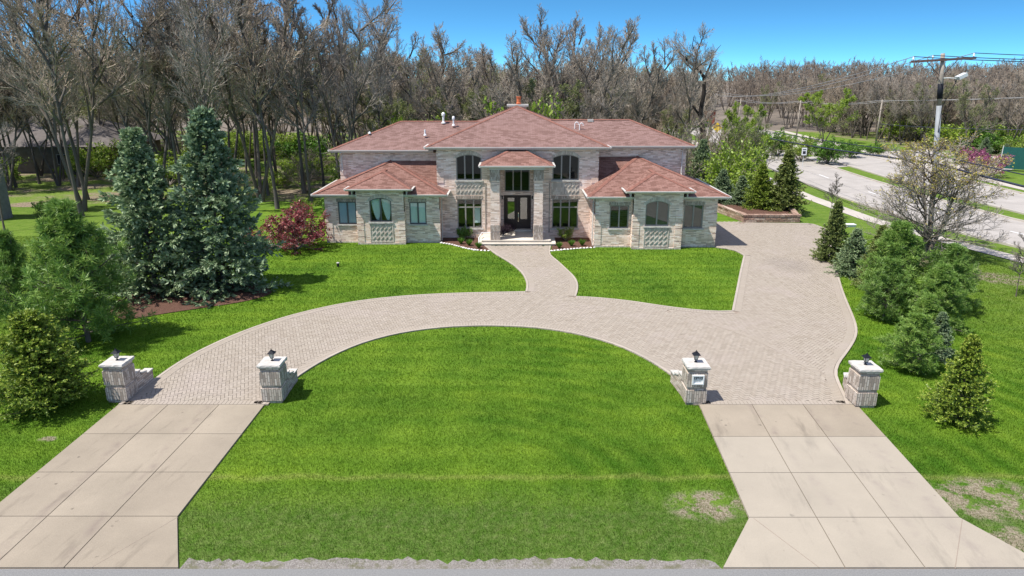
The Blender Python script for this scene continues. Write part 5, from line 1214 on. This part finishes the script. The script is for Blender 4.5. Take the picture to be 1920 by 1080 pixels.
# ------------------------------------------------------------------ gate piers
def pier(label, x0, y0, wside, flare, plaque=False):
    w, d, hb = .62, .66, 1.275
    root = thing('gate_pier', label, 'gate pier', (x0 + w / 2, y0 + d / 2, 0), 'brick piers at the mouths of the drive')
    b = MB(); b.box(x0, x0 + w, y0, y0 + d, 0, hb); b.build('shaft', M['brick_pier'], root)
    e = .028
    MB().box(x0 - e, x0 + w + e, y0 - e, y0 + d + e, .10, .54).build('lower_band', M['brick_soldier'], root)
    MB().box(x0 - e, x0 + w + e, y0 - e, y0 + d + e, .66, 1.14).build('upper_band', M['brick_soldier'], root)
    # rock faced cap
    rg = random.Random(int(x0 * 10)); c = MB(); n = 10; top = []; mid = []; bot = []
    X0, X1, Y0, Y1 = x0 - .07, x0 + w + .07, y0 - .07, y0 + d + .07
    per = [(X0 + (X1 - X0) * k / n, Y0) for k in range(n)] + [(X1, Y0 + (Y1 - Y0) * k / n) for k in range(n)] + [(X1 - (X1 - X0) * k / n, Y1) for k in range(n)] + [(X0, Y1 - (Y1 - Y0) * k / n) for k in range(n)]
    cx, cy = (X0 + X1) / 2, (Y0 + Y1) / 2
    for (x, y) in per:
        s = 1 - rg.uniform(.01, .05); top.append((cx + (x - cx) * s, cy + (y - cy) * s, hb + .115 - rg.uniform(0, .006)))
        s = 1 + rg.uniform(-.01, .03); mid.append((cx + (x - cx) * s, cy + (y - cy) * s, hb + .06 + rg.uniform(-.015, .015)))
        s = 1 - rg.uniform(.02, .07); bot.append((cx + (x - cx) * s, cy + (y - cy) * s, hb + rg.uniform(-.002, .004)))
    m_ = len(per); fs = [tuple(range(m_)), tuple(range(2 * m_, 3 * m_))[::-1]] + [(m_ + i, m_ + (i + 1) % m_, (i + 1) % m_, i) for i in range(m_)] + [(2 * m_ + i, 2 * m_ + (i + 1) % m_, m_ + (i + 1) % m_, m_ + i) for i in range(m_)]
    c.add(top + mid + bot, fs).build('cap', M['stone'], root)
    # stepped wing wall running back along the drive edge
    ww = MB(); xa = x0 + (w - .26 if wside > 0 else 0); y1 = y0 + d
    L = 1.15; hs = [.72, .56, .42]
    for k, h in enumerate(hs):
        ya, yb = y1 + L * k / 3, y1 + L * (k + 1) / 3; fx = flare * (k / 3); fx2 = flare * ((k + 1) / 3)
        vs = [(xa + fx, ya, 0), (xa + .24 + fx, ya, 0), (xa + .24 + fx2, yb, 0), (xa + fx2, yb, 0)]
        ww.prism(vs[::-1], (0, 0, h)) if False else ww.prism(vs, (0, 0, h))
    wing_ = ww.build('wing_wall', M['brick_pier'], root)
    cp = MB()
    for k, h in enumerate(hs):
        ya, yb = y1 + L * k / 3 + .003, y1 + L * (k + 1) / 3; fx = flare * (k / 3); fx2 = flare * ((k + 1) / 3)
        if k != 1: cp.prism([(xa - .03 + fx, ya, h + .001), (xa + .27 + fx, ya, h + .001), (xa + .27 + fx2, yb, h + .001), (xa - .03 + fx2, yb, h + .001)], (0, 0, .045))
        else: cp.prism([(xa - .03 + fx, ya, h + .04), (xa + .27 + fx, ya, h + .04), (xa + .27 + fx2, yb, h - .06), (xa - .03 + fx2, yb, h - .06)], (0, 0, .05))
    cp.build('coping', M['stone'], wing_)
    # lantern
    lx, ly, z = x0 + w * .5, y0 + d * .55, hb + .112
    body = MB(); body.lathe(lx, ly, [(.055, z), (.055, z + .015), (.02, z + .03), (.02, z + .07), (.06, z + .09), (.06, z + .10)], 8)
    for a in range(4):
        ca, sa = math.cos(PI / 4 + a * PI / 2), math.sin(PI / 4 + a * PI / 2); body.bar((lx + ca * .058, ly + sa * .058, z + .10), (lx + ca * .098, ly + sa * .098, z + .27), .014)
    q = .125; zt = z + .27
    body.add([(lx - q, ly - q, zt), (lx + q, ly - q, zt), (lx + q, ly + q, zt), (lx - q, ly + q, zt), (lx - .035, ly - .035, zt + .085), (lx + .035, ly - .035, zt + .085), (lx + .035, ly + .035, zt + .085), (lx - .035, ly + .035, zt + .085)],
             [(0, 3, 2, 1), (4, 5, 6, 7), (0, 1, 5, 4), (1, 2, 6, 5), (2, 3, 7, 6), (3, 0, 4, 7)])
    body.lathe(lx, ly, [(.04, zt + .085), (.045, zt + .10), (.012, zt + .115), (.016, zt + .14), (.004, zt + .165)], 8)
    l_ = body.build('lantern', M['black'], root)
    g = MB(); a, b2 = .042, .076
    g.add([(lx + i * a, ly + j * a, z + .101) for i, j in ((-1, -1), (1, -1), (1, 1), (-1, 1))] + [(lx + i * b2, ly + j * b2, z + .268) for i, j in ((-1, -1), (1, -1), (1, 1), (-1, 1))], [(0, 1, 5, 4), (1, 2, 6, 5), (2, 3, 7, 6), (3, 0, 4, 7)])
    g.build('glass', M['lampglass'], l_)
    if plaque:
        px0, px1, z0, z1 = x0 + .12, x0 + .51, .77, 1.10; yy = y0 - .028; pf = MB()
        for bx in ((px0, px1, z0, z0 + .04), (px0, px1, z1 - .04, z1), (px0, px0 + .04, z0 + .04, z1 - .04), (px1 - .04, px1, z0 + .04, z1 - .04)): pf.box(bx[0], bx[1], yy - .06, yy - .001, bx[2], bx[3])
        pf.box(px0 + .04, px1 - .04, yy - .02, yy - .001, z0 + .04, z1 - .04); p_ = pf.build('address_plaque', M['plaque'], root)
        f = bpy.data.curves.new('number', 'FONT'); f.body = '15915'; f.size = .125; f.extrude = .004; f.align_x = 'CENTER'; f.offset = .0035
        o = bpy.data.objects.new('house_number', f); col.objects.link(o); o.rotation_euler = (PI / 2, 0, 0); o.location = (px0 / 2 + px1 / 2 - wloc(root)[0], yy - .025 - wloc(root)[1], .95); o.data.materials.append(M['digit']); o.parent = root
        dg = bpy.context.evaluated_depsgraph_get(); me = bpy.data.meshes.new_from_object(o.evaluated_get(dg)); loc = o.location.copy(); bpy.data.objects.remove(o)
        nb = bpy.data.objects.new('house_number', me); col.objects.link(nb); nb.rotation_euler = (PI / 2, 0, 0); nb.location = loc; nb.parent = root
        if not me.materials: me.materials.append(M['digit'])
        sm = MB(); xx = px0 + .075
        for wd in (.012, .016, .012, .014, .02, .012, .016, 0, .016, .012, .018, .014): 
            if wd: sm.box(xx, xx + wd * .8, yy - .023, yy - .0195, .875, .9)
            xx += .018
        sm.build('street_name', M['smudge'], root)
    return root
pier('brick pier at the outer edge of the left drive', -13.44, 20.66, 1, .0)
pier('brick pier between the left drive and the front lawn', -8.27, 20.62, 1, .0)
pier('brick pier carrying the white house number plaque beside the front lawn', 5.76, 20.50, -1, -.12, True)
pier('brick pier at the right end, beside the S shaped kerb and the right lawn', 11.26, 20.28, -1, .42)

# ------------------------------------------------------------------ stone planter
rw = thing('stone_planter', 'low brown block retaining wall holding the group of spruces', 'planter', (19.5, 51, 0))
MB().box(17.45, 21.7, 50.7, 51.05, 0, .50).build('front_wall', M['block'], rw)
sp = MB(); sp.prism([(17.45, 51.05, 0), (17.8, 51.05, 0), (16.4, 58.0, 0), (16.05, 58.0, 0)], (0, 0, .50)); sp.build('side_wall', M['block'], rw)
sp = MB(); sp.prism([(21.35, 51.05, 0), (21.7, 51.05, 0), (23.2, 57.0, 0), (22.85, 57.0, 0)], (0, 0, .50)); sp.build('side_wall', M['block'], rw)
cp = MB(); rg = random.Random(4)
for a, b, w_ in (((17.38, 50.88), (21.78, 50.88), .44), ((17.62, 51.12), (16.22, 58.0), .42), ((21.53, 51.12), (23.03, 57.0), .42)):
    n = int(math.dist(a, b) / .4)
    for k in range(n):
        p = (a[0] + (b[0] - a[0]) * (k + .02) / n, a[1] + (b[1] - a[1]) * (k + .02) / n); q = (a[0] + (b[0] - a[0]) * (k + .98) / n, a[1] + (b[1] - a[1]) * (k + .98) / n); z = .55 + rg.uniform(-.006, .006)
        cp.bar((*p, z), (*q, z), w_ + rg.uniform(-.02, .02), .095)
cp.build('coping', M['block'], rw)
MB().poly([(17.7, 51.05, .44), (21.4, 51.05, .44), (22.9, 57, .44), (16.4, 57.5, .44)]).build('soil', M['mulch'], rw)

# ------------------------------------------------------------------ white edging stones of the entry beds
def stones(line, nm):
    L_ = resample(line, .23)
    for i, (x, y) in enumerate(L_):
        rg = np.random.default_rng(int(abs(x * 100)) + i); vs = []; n1, n2 = 7, 4; sx, sy, sz = rg.uniform(.09, .13), rg.uniform(.07, .09), rg.uniform(.05, .07); a = rg.random() * 3
        for j in range(n2 + 1):
            th = PI / 2 * j / n2
            for k in range(n1):
                ph = 2 * PI * k / n1; r_ = 1 + rg.normal() * .09; px_ = math.cos(ph) * math.cos(th) * sx * r_; py_ = math.sin(ph) * math.cos(th) * sy * r_
                vs.append((x + px_ * math.cos(a) - py_ * math.sin(a), y + px_ * math.sin(a) + py_ * math.cos(a), .02 + math.sin(th) * sz * r_))
        fs = [(j * n1 + k, j * n1 + (k + 1) % n1, (j + 1) * n1 + (k + 1) % n1, (j + 1) * n1 + k) for j in range(n2) for k in range(n1)]
        o = MB().add(vs, fs).build('edging_stone', M['stone_white']); tag(o, 'white cobble in the stone edging of the %s entry bed' % nm, 'stone', 'white cobbles edging the %s entry bed' % nm)
stones([G(828, 456), G(850, 460), G(872, 466), G(893, 470), G(916, 471)], 'left')
stones([G(1034, 471), G(1062, 468.5), G(1090, 466), G(1114, 465)], 'right')

# ------------------------------------------------------------------ urns on the porch
def urn(x, y, s, lb):
    r_ = thing('planter_urn', lb, 'planter', (x, y, .32))
    MB().lathe(x, y, [(.10 * s, .321), (.11 * s, .34), (.07 * s, .37), (.15 * s, .46 * 1), (.17 * s, .46 + .09 * s), (.18 * s, .47 + .09 * s), (.15 * s, .465 + .09 * s)], 14).build('urn', M['pot'], r_, True)
    pr = URN; c = bpy.data.objects.new('plant', pr.parts[1][1]); col.objects.link(c); c.parent = r_; c.scale = (.62 * s, .62 * s, .55 * s); c.location = (0, 0, .12)
URN = shrub(90, 'dark_leaf', 16, 55, (.07, .035), 3)
urn(-.62, 44.75, 1.0, 'grey urn with a dark plant, the one nearer the left column'); urn(-.22, 45.5, 1.0, 'grey urn with a dark plant, the one nearer the front door')

# landscape light on the lawn
lg = thing('lawn_light', 'small black capped light standing on the left lawn', 'light', (*G(634, 500), 0))
x, y = G(634, 500); MB().lathe(x, y, [(.07, 0), (.07, .2)], 10).build('post', M['black'], lg); MB().lathe(x, y, [(.075, .2), (.09, .21), (.09, .235), (.03, .27)], 10).build('cap', M['stone'], lg)
# utility box behind the hedge row
ub = thing('utility_box', 'small pale utility box in the grass beyond the slim dark spruce', 'utility box', (*G(1594, 425), 0)); x, y = G(1594, 425)
MB().box(x - .3, x + .3, y - .2, y + .2, 0, .16).build('body', M['steel'], ub); MB().box(x - .34, x + .34, y - .24, y + .24, .16, .2).build('lid', M['white'], ub)

# ------------------------------------------------------------------ poles and cables
PX, PY = 26.3, 41.9
bp = thing('utility_pole', 'big weathered utility pole with crossarm and floodlight behind the golden tree', 'utility pole', (PX, PY, 0))
base = np.array((PX, PY, 0.)); topx = V(1768, 100, PY)[0]; topz = V(1768, 100, PY)[1]; top = np.array((topx, PY, topz)); at_ = lambda z: base + (top - base) * (z / topz)
z_grey = V(1752, 198, PY)[1]; zb1 = V(1762, 185, PY)[1]; zb0 = V(1758, 157, PY)[1]
MB().tube([at_(0), at_(z_grey)], [.16, .14], 12).build('lower_pole', M['pole_pale'], bp, True)
MB().tube([at_(z_grey), at_(topz)], [.138, .11], 12).build('upper_pole', M['wood_pole'], bp, True)
MB().tube([at_(zb1), at_(zb0)], [.15, .148], 12).build('sleeve', M['black'], bp, True)
ca = math.radians(8)
c0 = at_(topz - .35) + np.array((-1.95, -.25, -.12)); c1 = at_(topz - .35) + np.array((1.95, .05, .10))
MB().bar(c0, c1, .11, .13).build('crossarm', M['arm_wood'], bp)
for s in (-.55, .55):
    q = at_(topz - .4) + (c1 - c0) / 3.9 * s * 1.7; MB().tube([at_(topz - 1.35), q], .022, 5).build('brace', M['arm_wood'], bp)
ins = []
for f in (.03, .33, .965):
    p = c0 + (c1 - c0) * f; ins.append(p + np.array((0, 0, .28))); MB().lathe(p[0], p[1], [(.03, p[2] + .06), (.03, p[2] + .12), (.07, p[2] + .13), (.05, p[2] + .18), (.06, p[2] + .2), (.03, p[2] + .28)], 8).build('insulator', M['white'], bp)
zl = V(1762, 147, PY)[1]; a = at_(zl)
MB().tube([a, a + np.array((.35, -.15, .03)), a + np.array((.7, -.3, 0))], .03, 6).build('lamp_arm', M['steel'], bp)
MB().obox(a + np.array((.95, -.35, .12)), nz(np.array((.9, 0, .45))), nz(np.array((-.45, 0, .9))), .5, .42, .2).build('floodlight', M['steel'], bp)
MB().tube([a + np.array((.75, -.3, -.1)), a + np.array((.5, -.3, -.75)), a + np.array((.2, -.25, -1.6)), at_(zl - 2.9) + np.array((-.05, -.18, 0)), at_(zl - 3.5)], .018, 5).build('lamp_cable', M['black'], bp)

def pole(x, y, h, r, mat, label, arm=True, nm='utility_pole', arm_l=1.2):
    o = thing(nm, label, 'utility pole', (x, y, 0), 'smaller poles along the big road')
    MB().tube([(x, y, 0), (x, y, h)], [r, r * .75], 8).build('pole', M[mat], o, True)
    if arm: MB().bar((x - arm_l, y, h - .35), (x + arm_l, y, h - .35), .12, .12).build('crossarm', M[mat], o)
    return o
pole(59.9, 114.5, V(1650, 187, 114.5)[1], .15, 'wood_pole', 'slim pole beyond the road, just right of the tree line gap', arm_l=1.9)
pole(51.0, 125, V(1474, 188, 125)[1], .15, 'wood_pole', 'slim pole beyond the road above the green bushes', arm_l=1.6)
pole(48.5, 150, V(1368, 185, 150)[1], .15, 'wood_pole', 'slim pole in front of the far trees by the yellow sign', arm_l=1.2)
pole(43.5, 160, V(1329, 180, 160)[1], .17, 'steel', 'pale slim pole right beside the dark crooked tree', arm_l=1.3)
p2h = V(1318, 168, 122)[1]; pole(33.0, 122, p2h, .26, 'pole_pale', 'thick pale pole directly behind the dark crooked tree', arm_l=1.7)
def cable(nm, pts, sag, r, mat, label, grp):
    P_ = []
    for a, b in zip(pts[:-1], pts[1:]):
        a = np.array(a, float); b = np.array(b, float); n = 18
        for k in range(n + (1 if b is pts[-1] or np.allclose(b, pts[-1]) else 0)):
            f = k / n; p = a + (b - a) * f; p[2] -= sag * 4 * f * (1 - f); P_.append(p)
    tag(MB().tube(P_, r, 5).build(nm, M[mat]), label, 'cable', grp)
far2 = [np.array((33.0 + dx, 122, p2h - .1)) for dx in (-1.6, -.5, 1.6)]
for i, (p, q, lb) in enumerate(zip(ins, far2, ('left', 'middle', 'right'))):
    cable('power_line', [q, p], 1.6, .022, 'cable_pale', 'overhead line from the %s insulator of the big pole to the thick pale pole' % lb, 'overhead lines of the big pole')
    cable('power_line', [p, (p[0] + .3, -8, p[2] + .2)], .9, .022, 'cable', 'overhead line leaving the %s insulator of the big pole to the right frame edge' % lb, 'overhead lines of the big pole')
zc = V(1752, 306, PY)[1]
cable('phone_cable', [(32.8, 122, 3.6), at_(zc), (26.8, 0, zc + .2)], .6, .06, 'cable', 'thick black cable slung low along the near verge', 'cables of the big pole')
cable('phone_cable', [(32.8, 122, 4.4), at_(zc + .5), (26.8, 0, zc + .8)], .5, .03, 'cable', 'thin black cable just above the thick one', 'cables of the big pole')
f1 = (59.9, 114.5, V(1650, 189, 114.5)[1]); f2 = (51.0, 125, V(1474, 190, 125)[1])
for d in (-1.2, 1.2):
    cable('power_line', [(48.5 + d, 150, V(1368, 187, 150)[1]), (f2[0] + d, 125, f2[2]), (f1[0] + d, 114.5, f1[2]), (90 + d, 84, f1[2] + 3)], .5, .03, 'cable_pale', 'pale line along the %s side of the far pole row' % ('near' if d < 0 else 'far'), 'lines of the far pole row')
cable('phone_cable', [(59.9, 114.5, 3.4), (75, 86, 4.5)], .4, .04, 'cable', 'black cable from the far pole row above the pink trees', 'cables of the far pole row')
# signs
s1 = thing('road_sign', 'yellow diamond warning sign on the far verge', 'sign', (38.0, 128, 0)); x, z = V(1345, 239, 128)
MB().tube([(x, 128.1, 0), (x, 128.1, z + .5)], .05, 6).build('post', M['steel'], s1); MB().obox((x, 128, z), (math.cos(PI / 4), 0, math.sin(PI / 4)), (-math.sin(PI / 4), 0, math.cos(PI / 4)), 1.25, .04, 1.25).build('sign_plate', M['sign_yellow'], s1)
x, z = V(1508, 284, 85); s2 = thing('road_sign', 'narrow white sign on a post in the median', 'sign', (x, 85, 0))
MB().tube([(x, 85.05, 0), (x, 85.05, z + .4)], .035, 6).build('post', M['steel'], s2); MB().box(x - .3, x + .3, 84.96, 85.0, z - .45, z + .45).build('sign_plate', M['sign_white'], s2)
MB().box(x - .18, x + .18, 84.95, 84.96, z - .3, z + .05).box(x - .2, x + .2, 84.95, 84.96, z + .18, z + .28).build('sign_mark', M['digit'], s2)
# ------------------------------------------------------------------ neighbouring buildings and screen
nb = thing('neighbour_house', 'long low brown house with grey roof seen through the bare trees', 'house', (-56, 82, 0))
MB().box(-84, -45.5, 79, 90, 0, 3.1).build('wall', M['wall_brown'], nb)
roofm = MB(); A, B, C, D = (-85, 78, 3.1), (-44.5, 78, 3.1), (-44.5, 91, 3.1), (-85, 91, 3.1); R0_, R1_ = (-79, 84.5, 6.2), (-50.5, 84.5, 6.2)
roofm.poly([A, B, R1_, R0_]).poly([B, C, R1_]).poly([C, D, R0_, R1_]).poly([D, A, R0_]).build('roof', M['roof_grey'], nb)
for x in (-74, -67, -60, -52, -48.5): 
    w_ = MB().box(x, x + 1.6, 78.9, 79.0, 1.0, 2.2).build('window', M['frame'], nb); MB().box(x + .08, x + 1.52, 78.88, 78.9, 1.08, 2.12).build('pane', M['black'], w_)
MB().box(-63.5, -62.5, 78.92, 79, 0, 2.1).build('door', M['white'], nb)
gb = thing('garden_building', 'grey boarded building end cut by the left frame edge', 'building', (-42, 52, 0))
b = MB(); b.box(-49, -39.1, 51.4, 52.8, 0, 4.0)
for k in range(20): b.box(-49.02, -39.07, 51.375 , 51.4, .05 + k * .2, .05 + k * .2 + .17)
b.build('wall', M['siding'], gb); MB().prism([(-48.3, 51.1, 4.0), (-48.3, 53.1, 4.0), (-48.3, 52.1, 4.35)], (9.4, 0, 0)).build('roof', M['roof_grey'], gb)
rb = thing('red_building', 'small red wall far up the road behind the dark crooked tree', 'building', (45, 170, 0))
MB().box(43.5, 48, 166, 172, .2, 3.4).build('wall', M['red_wall'], rb); MB().prism([(43.2, 165.6, 3.4), (48.3, 165.6, 3.4), (45.7, 165.6, 4.6)], (0, 6.8, 0)).build('roof', M['roof_grey'], rb)
fs_ = thing('screen_fence', 'dark green windscreen fence at the right frame edge', 'fence', (66, 74, 0))
MB().bar((58.0, 82, 1.5), (78, 66, 1.5), .05, 2.5).build('screen', M['screen'], fs_)
for k in range(7):
    x, y = 58 + 20 * k / 6, 82 - 16 * k / 6; MB().tube([(x, y - .08, 0), (x, y - .08, 2.9)], .05, 6).build('post', M['steel'], fs_)

# ------------------------------------------------------------------ camera, sun, sky
cd = bpy.data.cameras.new('camera'); cam = bpy.data.objects.new('camera', cd); col.objects.link(cam)
cd.sensor_width = 36; cd.lens = 24; cd.clip_end = 3000; cd.clip_start = .1
cam.location = (0, 0, H); cam.rotation_euler = (PI / 2 - PITCH, 0, 0); scene.camera = cam
sd = np.array((-.80, -.385, 1.65)); sd /= np.linalg.norm(sd)
ld = bpy.data.lights.new('sun', 'SUN'); sun = bpy.data.objects.new('sun', ld); col.objects.link(sun)
ld.energy = 5.0; ld.angle = math.radians(.5); ld.color = (1, .955, .88)
from mathutils import Vector
sun.rotation_euler = Vector(-sd).to_track_quat('-Z', 'Y').to_euler(); sun.location = (-20, -10, 60)
w = bpy.data.worlds.new('World'); scene.world = w; w.use_nodes = True; nt = w.node_tree; t = NT(nt)
bg = nt.nodes['Background']; sky = t.n('ShaderNodeTexSky'); sky.sky_type = 'NISHITA'; sky.sun_disc = False
el = math.asin(sd[2]); sky.sun_elevation = el; sky.sun_rotation = math.atan2(sd[0], sd[1]); sky.altitude = 300
sky.air_density = 1.0; sky.dust_density = .2; sky.ozone_density = 1.5
x, y, z = t.sep(t.coord('Generated'))
zz = t.math('ADD', t.math('MULTIPLY', z, 3.4), .065)
t.link(t.comb(x, y, zz), sky.inputs['Vector'])
low = t.mix(1, sky.outputs[0], (.50, 1.12, 1.34), 'MULTIPLY')          # clear spring blue low down, paler overhead
hs = t.n('ShaderNodeHueSaturation'); hs.inputs['Saturation'].default_value = .7; hs.inputs['Value'].default_value = 1.25; t.link(sky.outputs[0], hs.inputs['Color'])
high = t.mix(1, hs.outputs[0], (1.0, .97, 1.02), 'MULTIPLY')
mr = t.n('ShaderNodeMapRange'); mr.inputs[1].default_value = .12; mr.inputs[2].default_value = .45; t.link(z, mr.inputs[0])
t.link(t.mix(mr.outputs[0], low, high), bg.inputs['Color']); bg.inputs['Strength'].default_value = .125
scene.view_settings.view_transform = 'Standard'; scene.view_settings.look = 'None'; scene.view_settings.exposure = 0.46; scene.view_settings.gamma = 1
try:
    scene.cycles.max_bounces = 6; scene.cycles.transparent_max_bounces = 12; scene.cycles.use_denoising = True
    scene.cycles.diffuse_bounces = 3; scene.cycles.glossy_bounces = 3
except Exception: pass
